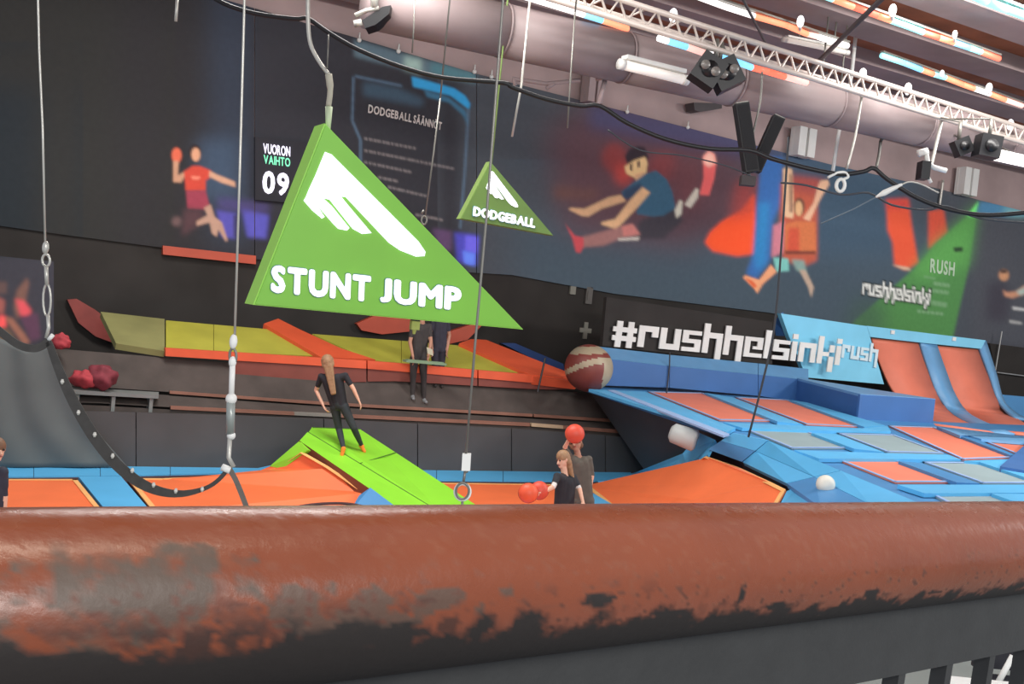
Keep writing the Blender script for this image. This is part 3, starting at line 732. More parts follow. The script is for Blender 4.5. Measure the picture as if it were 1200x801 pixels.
# launch box
box = empty('launch_box', on_d(1000, 490), 'blue padded launch box in front of the light blue panel', 'box')
B0, B1, B2 = on_d(922, 465), on_d(1005, 491), on_d(1093, 495.5)
def over(p, px, py):  # point straight above p that shows at row py
    best = None
    for k in range(400):
        q_ = p + UPZ * (k * .005); d = q_ - CAM; yy = H_PX / 2 - F_PX * d.dot(UP) / d.dot(FWD)
        if yy <= py: return q_
    return q_
C0, C1, C2 = over(B0, 922, 441), over(B1, 1005, 462), over(B2, 1095, 468)
back1 = on_plane(1040, 448, C1, UPZ); back0 = on_plane(941, 433, C1, UPZ)
zc = (C1.z + C2.z) / 2
C1 = Vector((C1.x, C1.y, zc)); C2 = Vector((C2.x, C2.y, zc)); C0 = Vector((C0.x, C0.y, C0.z))
K0, K1 = C0 - WN * 1.0, C2 - WN * 1.3
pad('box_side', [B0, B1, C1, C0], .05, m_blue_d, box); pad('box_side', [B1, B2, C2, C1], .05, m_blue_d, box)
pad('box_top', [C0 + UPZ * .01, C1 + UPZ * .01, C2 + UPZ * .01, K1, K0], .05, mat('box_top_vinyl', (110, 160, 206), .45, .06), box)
# light blue launch panel with white lettering
lp = [(915, 367), (1016, 382), (1024, 410), (1036, 450), (945, 442), (938, 424), (925, 395)]
LO = -1.0
panel = pad('lettered_ramp_board', [on_w(x, y, LO) for x, y in lp], .12, m_blue_l); tag(panel, 'light blue launch panel lettered in white beside the orange curved beds', 'panel')
WLOC[panel] = panel.location.copy()
pad('panel_side', [on_w(907, 377, LO - .35), on_w(915, 367, LO - .02), on_w(925, 394, LO - .02), on_w(909, 393, LO - .35)], .08, m_blue_d, panel)
m_lettr = mat('white_block_letter', (224, 222, 216), .5, .05); m_lettr2 = mat('pale_blue_letter', (206, 226, 232), .5, .05)
def block_word(text, p0, p1, uppx, off, m, parent, depth=.02, gap=.12, sel=None):
    lay, tw = block_layout(text, gap)
    o_ = on_w(*p0, off); ux = on_w(*p1, off) - o_; uy = on_w(*uppx, off) - o_
    for k, (ch, x, rects) in enumerate(lay):
        if sel is not None and not sel(k): continue
        g = Geo()
        for (a, b, c, d) in rects:
            q_ = [o_ + ux * ((x + u) / tw) + uy * v for (u, v) in ((a, b), (c, b), (c, d), (a, d))]
            g.prism(q_, WN * depth)
        g.out('letter', m, parent)
block_word('rush', (985, 418.5), (1027, 424.5), (987, 403), LO + .02, m_lettr2, panel, .02)
# white hashtag lettering on the wall behind
sign = empty('wall_lettering', on_w(850, 420, -.85), 'large white blocky hashtag lettering above the blue wall pads', 'lettering')
block_word('#rushhelsinki', (715.5, 403), (983, 427.5), (719, 377.5), -.82, m_lettr, sign, .03, .1)
g = Geo().prism([on_w(x, y, -.86) for x, y in ((711, 348), (905, 377), (905, 427), (706, 405))], -WN * .1); bk = g.out('backing_panel', m_dark, sign)

# curved trampoline wall
quarter = empty('curved_trampoline', on_d(1150, 500), 'curved wall of two orange trampoline beds in a blue frame', 'trampoline')
def quarter_bed(L, R, m, name='curved_bed', thick=.04, lift=0):
    """L, R: rows of (px, py, dist) from top to bottom, dist = metres behind the row's own foot"""
    a = [on_w(x, y, q + lift) for x, y, q in L]; b = [on_w(x, y, q + lift) for x, y, q in R]
    a = smooth_path(a, 4); b = smooth_path(b, 4)
    g = Geo(); n = len(a); v = []; f = []
    for p, q_ in zip(a, b): v += [p, q_]
    for i in range(n - 1): f.append((2 * i, 2 * i + 1, 2 * i + 3, 2 * i + 2))
    k = len(v); v += [p - WN * thick - UPZ * thick for p in v]
    f += [tuple(j + k for j in reversed(q_)) for q_ in f[:n - 1]]
    for i in range(n - 1): f += [(2 * i, 2 * i + 2, 2 * i + 2 + k, 2 * i + k), (2 * i + 1, 2 * i + 3, 2 * i + 3 + k, 2 * i + 1 + k)]
    f += [(0, 1, 1 + k, k), (2 * n - 2, 2 * n - 1, 2 * n - 1 + k, 2 * n - 2 + k)]
    return g.add(v, f).out(name, m, quarter, True)
def foot(px, py): return w_off(on_d(px, py, .03))
fA, fB = foot(1095, 497), foot(1168, 507)
print('feet', fA, fB, foot(1133, 487), foot(1215, 513))
T0 = max(-1.3, -1.3)
quarter_bed([(1022, 396, T0), (1032, 425, T0 + .05), (1046, 455, T0 + .3), (1068, 480, T0 + .9), (1098, 498, fA)],
            [(1080, 401, T0), (1090, 431, T0 + .05), (1101, 460, T0 + .3), (1122, 487, T0 + .9), (1170, 507.5, fB)], m_bed2)
quarter_bed([(1098, 405, T0), (1108, 434, T0 + .05), (1119, 464, T0 + .3), (1136, 486, T0 + .9), (1188, 508, foot(1188, 508))],
            [(1148, 409, T0), (1160, 437, T0 + .05), (1174, 470, T0 + .3), (1192, 490, T0 + .9), (1236, 512, foot(1236, 512))], m_bed2)
fr = mat('frame_blue_vinyl', (108, 166, 212), .45, .06)
quarter_bed([(1079, 400, T0), (1089, 431, T0 + .05), (1100, 460, T0 + .3), (1120, 486, T0 + .9), (1168, 507, fB)],
            [(1098, 403, T0), (1109, 434, T0 + .05), (1121, 464, T0 + .3), (1139, 486, T0 + .9), (1190, 508, fB)], fr, 'frame_pad', .06, .06)
quarter_bed([(1146, 399, T0), (1160, 437, T0 + .05), (1172, 470, T0 + .3), (1192, 490, T0 + .9)],
            [(1156, 399, T0), (1168, 437, T0 + .05), (1179, 472, T0 + .3), (1206, 492, T0 + .9)], fr, 'frame_pad', .06, .06)
pad('top_beam', [on_w(1016, 381.5, T0 + .1), on_w(1086, 390, T0 + .1), on_w(1155, 398.5, T0 + .1), on_w(1150, 408.5, T0 + .1), on_w(1086, 402, T0 + .1), on_w(1020, 394.5, T0 + .1)], .2, m_blue_l, quarter)
for (x, y) in ((1046, 389), (1118, 397)):
    c = on_w(x, y, T0 + .12); Geo().box(c, WD * .12, WN * .03, UPZ * .09).out('white_label', m_white, quarter)
pad('frame_pad', dp([(1098, 499), (1125, 510), (1170, 509.5), (1236, 515), (1230, 520), (1150, 514)], .08), .05, fr, quarter)
pad('corner_pad', [on_d(1172, 546, .1), on_w(1208, 515, foot(1190, 520)), on_w(1232, 515, foot(1225, 520)), on_d(1232, 556, .1)], .1, m_blue_d, deck)
# dark wall bay at the far right of the curved wall
bay = pad('wall_bay', [on_w(1160, 402, -2.7), on_w(1262, 415, -2.7), on_w(1262, 470, -2.7), on_w(1172, 462, -2.7)], .1, m_dark); tag(bay, 'dark wall bay with a pale rail beyond the curved beds', 'wall bay')
WLOC[bay] = bay.location.copy()
Geo().tube([on_w(1168, 436, -2.6), on_w(1262, 448, -2.6)], .02, 6).out('rail', mat('grey_metal', (160, 160, 158), .35, .08, 4, metal=.5), bay)
Geo().tube([on_w(1174, 388, -2.6), on_w(1166, 436, -2.6)], .02, 6).out('post', mat('grey_metal', (160, 160, 158), .35, .08, 4, metal=.5), bay)
tag(pad('blue_pad', [on_w(1172, 462, -1.2), on_w(1262, 470, -1.2), on_w(1262, 505, -1.2), on_w(1182, 484, -1.2)], .1, m_blue_m), 'plain blue pad in front of the dark wall bay', 'pad')
# white bolster on the deck corner
A_, B_ = at(789, 507, LOW[0].y + .35), at(814, 516, LOW[0].y + .25)
tag(Geo().tube([A_ + (A_ - B_) * .15, A_, B_, B_ + (B_ - A_) * .1], [.09, .15, .17, .13], 16).out('bolster', mat('white_vinyl', (180, 186, 184), .5, .05), None, True), 'white rolled bolster lying at the corner of the blue deck', 'bolster')
# big red ball with cream panels
rb_ = on_w(690, 431, .08)
m_cream = mat('cream_vinyl', (160, 146, 122), .5, .1, 3); m_rball = mat('maroon_vinyl', (118, 54, 46), .5, .12, 3)
def ball_zone(i, j):
    th, ph = math.pi * (j + .5) / 40, 2 * math.pi * (i + .5) / 64
    x, y, z = math.sin(th) * math.cos(ph), math.sin(th) * math.sin(ph), math.cos(th)
    return 1 if (.62 < z - .12 * x < .92) or (.16 < z - .35 * x + .25 * x * x < .42) or (x > .55 and z > -.75 and z < .5 * x) else 0
tag(Geo().ball(rb_, .44, 64, 40, squash=(1.0, 1.0, .98), fn=ball_zone).out('inflatable_ball', m_rball, None, True, [m_rball, m_cream]), 'big maroon ball with cream panels beside the hashtag lettering', 'ball')
# white plus sign
c = on_w(686, 387, -2.965); g = Geo().box(c, WD * .30, WN * .03, UPZ * .10).box(c, WD * .10, WN * .032, UPZ * .36)
pl = g.out('plus_sign', mat('dim_white_sign', (128, 126, 116), .6, .1)); tag(pl, 'pale plus shaped sign on the dark wall above the maroon ball', 'sign')
c = on_w(671, 340, -2.955); tag(Geo().box(c, WD * .14, WN * .05, UPZ * .17).tube([c + UPZ * .08, c + UPZ * .16], .02).out('wall_socket', mat('dim_white_sign', (128, 126, 116), .6, .1)), 'small pale box on the dark wall under the slate banner', 'box')
c = on_w(690, 346, -2.955); tag(Geo().box(c, WD * .16, WN * .05, UPZ * .36).box(c + WN * .03, WD * .1, WN * .02, UPZ * .2).out('wall_box', mat('dim_grey_box', (92, 88, 84), .6, .1)), 'dim grey upright box on the dark wall above the plus sign', 'box')

# left end: curtain, poster, bench and red jackets
m_curtain = mat('grey_green_curtain', (90, 96, 96), .9, .10, 1.2, .1, 60)
def drape_edge(t):  # right edge of the curtain, from top to bottom
    return float(np.interp(t, [0, .3, .65, 1], [60, 80, 106, 150]))
v = []; f = []; nx, ny = 60, 24
for j in range(ny + 1):
    t = j / ny
    for i in range(nx + 1):
        u = i / nx; xr = drape_edge(t); x = -60 + (xr + 60) * u
        ytop = float(np.interp(x, [-60, 0, 30, 60, 150], [380, 396, 410, 404, 404]))
        y = ytop + (547 - ytop) * t
        v.append(on_w(x, y, .22 + .022 * math.sin(u * 19 + 1.5 * math.sin(3 * t))))
for j in range(ny):
    for i in range(nx):
        a = j * (nx + 1) + i; f.append((a, a + 1, a + nx + 2, a + nx + 1))
k = len(v); v += [p - WN * .02 for p in v]; f += [tuple(q + k for q in reversed(z)) for z in f]
b_idx = [(i, i + 1) for i in range(nx)] + [(ny * (nx + 1) + i, ny * (nx + 1) + i + 1) for i in range(nx)] + [(j * (nx + 1), (j + 1) * (nx + 1)) for j in range(ny)] + [(j * (nx + 1) + nx, (j + 1) * (nx + 1) + nx) for j in range(ny)]
f += [(a, b, b + k, a + k) for a, b in b_idx]
tag(build('curtain', v, f, m_curtain, None, True), 'grey green curtain hanging at the end of the court wall', 'curtain')

# poster of people in pink beside the chain
paint(rectp(-60, 300, 75, 420), (50, 50, 56), 4)
for poly, c in (([(20, 340), (32, 325), (34, 332), (28, 360), (20, 375), (16, 360)], (98, 72, 64)), ([(18, 350), (28, 352), (37, 364), (34, 372), (24, 370)], (176, 70, 76)),
                ([(-8, 345), (6, 352), (4, 368), (-8, 364)], (128, 74, 68)), ([(0, 368), (8, 372), (7, 384), (-4, 384)], (206, 76, 76)), ([(5, 372), (14, 372), (36, 400), (28, 404)], (128, 86, 72)),
                ([(24, 372), (44, 366), (48, 396), (36, 400)], (76, 52, 68)), ([(-6, 330), (8, 330), (8, 344), (-6, 344)], (78, 62, 60)), ([(-10, 386), (10, 384), (20, 400), (0, 408)], (90, 72, 58))):
    paint(poly, c, 2.0)
ps = printed_sheet('poster', -58, 63, lambda x: 300 + .1 * x, lambda x: 414 + .05 * x, -.55, m_print, None, 2.0, .03)
tag(ps, 'dark poster printed with people in pink above the grey green curtain', 'poster')
# bench with red jackets
bench = empty('bench', on_w(132, 470, -.15), 'low grey bench on the stepped platform', 'bench')
m_bench = mat('grey_bench', (120, 124, 122), .5, .1, 3)
pad('seat', [on_w(76, 453, -.35), on_w(186, 459, -.35), on_w(186, 463, -.05), on_w(80, 457, -.05)], .05, m_bench, bench)
for x in (90, 132, 176):
    c = on_w(x, 463 + (x - 90) * .05, -.18); Geo().box(c - UPZ * .10, WD * .05, WN * .2, UPZ * .24).out('leg', m_bench, bench)
def lump(name, c, r, sq, m, label, cat, seed):
    rnd = random.Random(seed); g = Geo().ball(c, r, 22, 14, squash=sq)
    ph = [rnd.uniform(0, 6.28) for _ in range(6)]
    for i, p in enumerate(g.v):
        d = p - c; k = 1 + .16 * math.sin(9 * d.x / r + ph[0]) * math.sin(5 * d.z / r + ph[1]) + .10 * math.sin(7 * d.y / r + 6 * d.z / r + ph[2])
        g.v[i] = c + d * k
    return tag(g.out(name, m, None, True), label, cat)
m_jk = mat('red_fabric', (168, 58, 66), .8, .25, 8); m_jk2 = mat('dark_red_fabric', (120, 46, 56), .8, .25, 8)
lump('jacket', on_w(99, 444, -.2), .20, (1.0, .7, .6), m_jk, 'crumpled red jacket lying on the grey bench', 'jacket', 1)
lump('jacket', on_w(119, 441, -.2), .24, (.9, .7, .75), m_jk2, 'dark red jacket heaped beside the brighter red one', 'jacket', 2)
lump('knit_hat', on_w(71, 400, -.5), .14, (1, .8, .8), m_jk, 'small red hat hung by the curtain corner', 'hat', 3)

# =================================================================== HANGING SIGNS
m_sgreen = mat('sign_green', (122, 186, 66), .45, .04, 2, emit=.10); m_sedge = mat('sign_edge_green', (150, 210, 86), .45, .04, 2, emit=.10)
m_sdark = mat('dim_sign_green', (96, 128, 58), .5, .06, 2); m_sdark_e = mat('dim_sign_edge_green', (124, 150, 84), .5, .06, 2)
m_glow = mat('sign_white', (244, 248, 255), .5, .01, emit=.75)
m_halo = mat('sign_letter_rim', (84, 132, 132), .5, .03)
LOGO = [(424, 178), (499, 297), (496, 301), (487, 301), (470, 297), (455, 288), (398, 230), (406, 242), (434, 272), (433, 274.5), (421, 273), (413, 267), (383, 233), (390, 243), (409, 266), (406, 271), (399, 269), (391, 263), (368, 237.5), (371, 241), (379, 253), (378, 256.5), (374, 254), (368, 248), (356, 236.5)]
# main feather is built from four blades
BLADES = [[(380.5, 178), (388, 181), (470, 263), (490, 283), (498, 295), (497, 300), (487, 300.5), (468, 293), (455, 284), (405, 231), (399, 230), (369, 206)],
          [(369, 206), (399, 230), (408, 241), (435, 273), (424, 274), (413, 268), (386, 234), (378, 232), (362, 221)],
          [(362, 221), (378, 232), (388, 241), (409, 267), (406, 270), (396, 268), (389, 261), (369, 237.5), (366, 237), (358, 231)],
          [(358, 231), (366, 237), (370, 239), (380, 254), (377, 256), (366, 247), (355.5, 235)]]
def hanging_sign(label, offv, A, B, C, thick, mface, medge, blades, words, cap, bold):
    root = empty('hanging_sign', on_w((A[0] + B[0] + C[0]) / 3, max(B[1], C[1]), offv), label, 'sign')
    a, b, c = [on_w(*q, offv) for q in (A, B, C)]
    Geo().prism([a - WN * .015, b - WN * .015, c - WN * .015], -WN * thick).out('sign_box', medge, root)
    cen = (a + b + c) / 3; k = .985
    Geo().prism([cen + (p - cen) * k for p in (a, b, c)], -WN * .03).out('sign_face', mface, root)
    for bl in blades:
        Geo().prism([on_w(x, y, offv + .004) for x, y in bl], WN * .012).out('emblem_blade', m_glow, root)
        cc = sum((on_w(x, y, offv) for x, y in bl), Vector()) / len(bl)
    for (txt, p0, p1, tp) in words:
        letters_px(txt, (p0[0] - 1, p0[1] + 1), (p1[0] + 1, p1[1] + 1), (tp[0] - 1, tp[1] - 1), offv + .004, m_halo, root, bold + .02, .08 - .04, .006, name='letter_rim')
        letters_px(txt, p0, p1, tp, offv + .008, m_glow, root, bold, .08, .02)
    return root
off_a = w_off(at(450, 280, 9.0)); off_b = w_off(at(595, 235, 14.0))
sg = hanging_sign('big green triangular sign with white feather emblem lettered STUNT JUMP', off_a, (381, 144), (297, 357), (614, 386), .26, m_sgreen, m_sedge, BLADES,
             [('STUNT', (317, 342), (433, 353.5), (318, 309.5)), ('JUMP', (445, 353.5), (539, 364), (446, 324.5))], 1, .045)
sx = lambda p: (574.5 + (p[0] - 381) * .345 + 2, 187 + (p[1] - 144) * .333 + 2)
BL2 = [[(577 + (x - 381) * .262 - 1, 200.5 + (y - 178) * .345) for x, y in bl] for bl in BLADES]
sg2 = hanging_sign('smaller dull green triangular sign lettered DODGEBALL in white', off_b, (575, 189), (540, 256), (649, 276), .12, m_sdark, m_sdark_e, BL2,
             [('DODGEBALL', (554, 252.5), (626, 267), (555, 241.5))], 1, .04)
ap = on_w(576, 191, off_b - .05); Geo().tube([ap, Vector((ap.x, ap.y, 8.36))], .012, 6).out('suspension_wire', m_sdark_e, sg2, True)
# bracket under the big sign
c = on_w(486, 381, off_a - .1); Geo().box(c, WD * .08, WN * .05, UPZ * .08).tube([c, c - UPZ * .08], [.03, .012], 8).out('bracket', mat('bracket_lime', (150, 160, 80), .5, .1), sg)

# =================================================================== HANGING CABLES, CHAIN, BELT
m_steel = mat('pale_steel', (186, 184, 176), .35, .08, 6, metal=.4); m_steel_d = mat('grey_steel', (122, 120, 114), .4, .08, 6, metal=.4)
m_black = mat('black_cable', (16, 17, 22), .5, .1, 6)
def px_path(pts, depth): return [at(x, y, depth if len(p_) == 0 else p_[0]) for (x, y, *p_) in pts]
def ring_pts(c, a, b, n=14): return [c + a * math.cos(2 * math.pi * k / n) + b * math.sin(2 * math.pi * k / n) for k in range(n)]
D1 = 6.0
def link(parent, px, y0, y1, depth, w, m, r=.008, name='link', x1=None):
    p0, p1 = at(px, y0, depth), at(px if x1 is None else x1, y1, depth); c = (p0 + p1) / 2
    return Geo().tube(ring_pts(c, (p1 - p0) / 2, Vector((1, 0, 0)) * w / 2, 16), r, 6, closed=True).out(name, m, parent, True)
# left cable with chain
lc = empty('chain_cable', at(56, 402, D1), 'steel cable ending in a chain, tied to the studded belt near the curtain', 'cable')
Geo().tube(px_path([(38, -420), (44, -20), (46, 60), (50, 150), (53, 285)], D1), .0065, 8).out('wire', m_steel, lc, True)
Geo().ball(at(53.5, 290, D1), .028, 12, 8, squash=(.7, .7, 1.4)).out('clamp', m_steel, lc, True)
link(lc, 54, 298, 312, D1, .045, m_steel)
Geo().tube(px_path([(54, 311), (55, 334)], D1), .012, 8).out('shackle_bar', m_steel, lc, True)
link(lc, 55, 333, 370, D1, .045, m_steel, .007)
Geo().tube(px_path([(56, 368), (57, 384), (54, 396)], D1), .011, 8).out('hook', m_steel, lc, True)
Geo().tube(px_path([(57, 398), (62, 392)], D1), .013, 8).out('hook_tip', m_white, lc, True)
# second cable with turnbuckle
rc = empty('turnbuckle_cable', at(268, 550, D1), 'steel cable with long turnbuckle passing in front of the big sign corner', 'cable')
Geo().tube(px_path([(299, -445), (287, -20), (281, 200), (275, 395)], D1), .0075, 8).out('wire', m_steel, rc, True)
Geo().ball(at(273.5, 400, D1), .03, 12, 8, squash=(.8, .8, 1.5)).out('clamp', m_white, rc, True)
link(rc, 273, 408, 426, D1, .04, m_steel_d, .008)
Geo().ball(at(272.5, 424, D1), .026, 12, 8, squash=(.9, .9, 1.3)).out('clamp', m_white, rc, True)
Geo().tube(px_path([(272.5, 426), (271, 466)], D1), .017, 10).out('threaded_rod', m_white, rc, True)
Geo().ball(at(271, 467, D1), .034, 12, 8).out('nut', m_white, rc, True)
Geo().tube(px_path([(270.5, 468), (270, 508)], D1), .026, 10).out('turnbuckle_body', mat('dull_steel', (150, 156, 152), .35, .1, 6, metal=.3), rc, True)
Geo().ball(at(271, 510, D1), .026, 12, 8).out('nut', m_white, rc, True)
Geo().tube(px_path([(269.5, 511), (268, 536), (274, 547)], D1), .014, 8).out('hook', m_steel, rc, True)
Geo().tube(px_path([(260, 547), (270, 551)], D1), .022, 8).out('clip', m_white, rc, True)
# studded belt
bl = empty('studded_belt', at(215, 580, D1), 'dark webbing belt with pale studs slung between the two steel cables', 'belt')
m_belt = mat('dark_webbing', (62, 60, 58), .8, .15, 20)
path = smooth_path(px_path([(57, 400), (66, 425), (80, 458), (98, 492), (118, 522), (140, 547), (165, 566), (190, 576), (215, 578), (240, 572), (256, 562), (268, 548)], D1), 6)
def ribbon(path, w, th, m, name, parent):
    v = []; n = len(path); f = []
    for i, p in enumerate(path):
        t = (path[min(i + 1, n - 1)] - path[max(i - 1, 0)]).normalized(); nn = Vector((0, 1, 0)); b = t.cross(nn).normalized()
        ww = w[i] if isinstance(w, list) else w
        v += [p + b * ww / 2 - nn * th / 2, p - b * ww / 2 - nn * th / 2, p - b * ww / 2 + nn * th / 2, p + b * ww / 2 + nn * th / 2]
    for i in range(n - 1):
        for k in range(4): f.append((4 * i + k, 4 * i + (k + 1) % 4, 4 * i + 4 + (k + 1) % 4, 4 * i + 4 + k))
    f += [(0, 1, 2, 3), (4 * n - 4, 4 * n - 3, 4 * n - 2, 4 * n - 1)]
    return build(name, v, f, m, parent)
n = len(path); ribbon(path, [.025 + .045 * math.sin(math.pi * min(1, (i / n) * 1.15 + .08)) for i in range(n)], .008, m_belt, 'strap', bl)
path2 = smooth_path(px_path([(269, 549), (278, 566), (292, 602)], D1), 5); ribbon(path2, .03, .008, mat('grey_webbing', (104, 98, 92), .8, .1, 20), 'strap', bl)
path3 = smooth_path(px_path([(-20, 372), (0, 388), (22, 404), (42, 408), (57, 400)], D1), 5); ribbon(path3, .045, .008, m_belt, 'strap', bl)
for (x, y) in ((73, 447), (92, 483), (111, 509), (132, 534), (155, 551), (180, 568), (206, 575), (237, 573)):
    c = at(x, y, D1 - .012); Geo().box(c, (.012, 0, 0), (0, .01, 0), (0, 0, .03)).ball(c, .012, 8, 6).out('stud', mat('pale_stud', (200, 198, 190), .4, .05), bl, True)
# ring cable
kc = empty('ring_cable', at(542, 585, D1), 'steel cable with a snap shackle and ring hanging before both green signs', 'cable')
Geo().tube(px_path([(624, -480), (591, -20), (570, 255), (557, 400), (546, 532)], D1), .0075, 8).out('wire', m_steel_d, kc, True)
Geo().box(at(546.5, 541, D1), (.05, 0, .004), (0, .04, 0), (-.004, 0, .10)).out('shackle', m_white, kc)
link(kc, 546, 536, 553, D1, .03, m_steel_d, .007, 'bow')
Geo().tube(px_path([(545, 552), (543, 566)], D1), .008, 6).out('pin', m_steel_d, kc, True)
Geo().tube(ring_pts(at(542, 576, D1), Vector((.044, 0, 0)), Vector((0, 0, .048)), 20), .010, 8, closed=True).out('ring', m_white, kc, True)
Geo().tube(ring_pts(at(542, 575, D1 - .012), Vector((.038, 0, 0)), Vector((0, 0, .048)), 20), .007, 8, closed=True).out('ring', m_steel_d, kc, True)
Geo().tube(px_path([(542, 586), (541, 602)], D1), .008, 6).out('pin', m_steel_d, kc, True)
# cord of the big sign
d_c = on_w(385, 150, off_a - .12).y
cd = empty('sign_cord', on_w(385, 145, off_a), 'pale cord and knot holding up the big STUNT JUMP sign', 'cord')
Geo().tube(smooth_path(px_path([(361, -20), (361, 25), (364, 52), (374, 72), (385, 87)], d_c), 5), .018, 8).tube([at(361, -20, d_c), Vector((at(361, -20, d_c).x, d_c, 8.36))], .018, 8).out('rope', m_steel, cd, True)
Geo().tube(smooth_path(px_path([(385, 87), (387, 105), (385, 124)], d_c), 4), [.03] * 4 + [.024] * 5, 8).out('knot', mat('cord_cream', (176, 172, 156), .8, .1, 12), cd, True)
Geo().tube(px_path([(385.5, 125), (385, 140), (384.5, 152)], d_c), [.032, .026, .02], 8).out('sleeve', mat('pale_green_sleeve', (190, 204, 170), .6, .05), cd, True)
Geo().tube(px_path([(385, 40), (383.5, 80)], d_c), .006, 6).out('thin_line', m_steel_d, cd, True)
# thin hanging wires
WIRES = [((622, -10), (611, 100), (600, 160), 12.0, .014, 'pale steel wire hanging beside the long duct'), ((674, 14), (668, 100), (665, 150), 12.0, .010, 'thin grey wire hanging from the striped light bar'),
         ((486, -10), (485, 30), (483, 62), 12.0, .009, 'thin wire hanging over the rules board edge'), ((516, 115), (508, 180), (498, 256), 12.0, .010, 'thin wire with a small hook crossing the rules board'),
         ((208, -10), (207, 10), (206, 25), 9.0, .014, 'short pale wire hanging above the ball thrower banner')]
for a, b, c, d, r, lab in WIRES:
    t_ = at(*a, d); g = Geo().tube(px_path([a, b, c], d), r, 6).tube([t_, Vector((t_.x, t_.y, 8.36))], r, 6)
    if 'hook' in lab: g.tube(ring_pts(at(497, 258, d), Vector((.03, 0, 0)), Vector((0, 0, .05)), 12), .012, 6, closed=True).tube(px_path([(497, 246), (494, 250)], d), .014, 6)
    tag(g.out('hanging_wire', m_steel if r > .012 else m_steel_d, None, True), lab, 'wire')
# black net cable swagged across the hall
nc = empty('swag_cable', at(700, 128, 10), 'thick black cable swagged across the hall in front of the banners', 'cable')
pts = [(235, -14), (262, 4), (300, 16), (345, 22), (361, 22), (385, 38), (420, 58), (470, 78), (520, 91), (590, 97), (600, 102), (640, 116), (680, 124), (703, 124), (735, 144), (780, 163), (830, 174), (878, 176), (905, 186), (950, 198), (985, 204), (1012, 201), (1024, 197), (1040, 210), (1075, 232), (1115, 246), (1160, 252), (1220, 247)]
Geo().tube(smooth_path(px_path(pts, 10), 4), .022, 8).out('cable', m_black, nc, True)
pts = [(915, 214), (945, 217), (985, 228), (1018, 226), (1045, 240), (1085, 246), (1110, 242), (1150, 256), (1220, 262)]
Geo().tube(smooth_path(px_path(pts, 10), 4), .010, 8).out('lower_cable', mat('slate_cable', (52, 56, 64), .5, .1, 6), nc, True)
pts = [(712, 152), (750, 176), (800, 182), (850, 194), (880, 206)]
Geo().tube(smooth_path(px_path(pts, 10), 4), .007, 8).out('lower_cable', mat('slate_cable', (52, 56, 64), .5, .1, 6), nc, True)
# black cord dropping to the launch panel
tag(Geo().tube(smooth_path(px_path([(924, 160), (918, 255), (909, 370), (898, 430), (877, 512)], 10), 4), .011, 8).out('cord', mat('dark_cord', (48, 50, 56), .6, .1), None, True), 'dark cord dropping from the jumper banner down to the blue deck', 'cord')
tag(Geo().tube([on_w(785, 412, -.40), on_w(784.5, 430, -.39), on_w(782, 452, -.39), on_w(778, 498, 1.2)], .014, 6).out('cord', mat('dark_cord', (48, 50, 56), .6, .1), None, True), 'dark cord hanging at the blue wall pads under the hashtag', 'cord')

# =================================================================== OVERHEAD: duct, truss, light bars, lamps
ZD = 6.6
duct = empty('air_duct', on_z(850, 108, ZD), 'long round grey air duct under the ceiling', 'duct')
dA, dB = on_z(430, 0, ZD), on_z(1260, 186, ZD); dd = (dB - dA)
m_duct = mat('grey_duct', (146, 130, 130), .55, .1, 1.2)
nseg = 7
for k in range(nseg):
    p0 = dA + dd * (k / nseg); p1 = dA + dd * ((k + .985) / nseg)
    Geo().tube([p0, p1], .36, 28).out('duct_section', m_duct, duct, True)
    Geo().tube([dA + dd * ((k + .985) / nseg), dA + dd * ((k + 1) / nseg)], .372, 28).out('joint_ring', m_duct, duct, True)
m_tube = mat('tube_lamp_glow', (255, 250, 240), .4, .01, emit=2.2); m_tube_dim = mat('dim_lamp_and_highlight', (236, 228, 220), .4, .02, emit=.35)
def batten(label, p0, p1, depth_z, m, r=.05, hold=None):
    a, b = on_z(*p0, depth_z), on_z(*p1, depth_z); d = (b - a).normalized()
    root = empty('lamp_and_highlight_tube', (a + b) / 2, label, 'lamp')
    Geo().tube([a, b], r, 12).out('tube', m, root, True)
    for p, s_ in ((a, -1), (b, 1)): Geo().tube([p, p + d * s_ * .08], r * 1.1, 12).out('end_cap', m_white, root, True)
    for q_ in (.2, .8):
        h_ = a + (b - a) * q_; Geo().tube([h_, hold(h_) if hold else Vector((h_.x, h_.y, 8.06))], .015, 6).out('hanger', m_steel_d, root, True)
    Geo().box((a + b) / 2 + UPZ * (r * 1.5), b - a, d.cross(UPZ) * r * 2.2, UPZ * r * .8).out('housing', m_white, root)
to_duct = lambda p: dA + dd * max(0, min(1, (p - dA).dot(dd) / dd.length_squared))
batten('pale tube added for the highlight along the grey duct', (731, 76), (800, 93), 6.3, m_tube_dim, .07, to_duct)  # added tube with a slight glow, stands for the highlight on the duct
batten('bright tube lamp beside the black spotlight at the duct end', (1163, 183), (1240, 200), 5.95, m_tube, .06, to_duct)
batten('slim pale tube lamp under the brown ceiling', (922, 47), (990, 61), 7.6, m_tube_dim, .04)
batten('lower slim pale tube lamp under the truss', (955, 93), (992, 107), 7.0, m_tube_dim, .035)
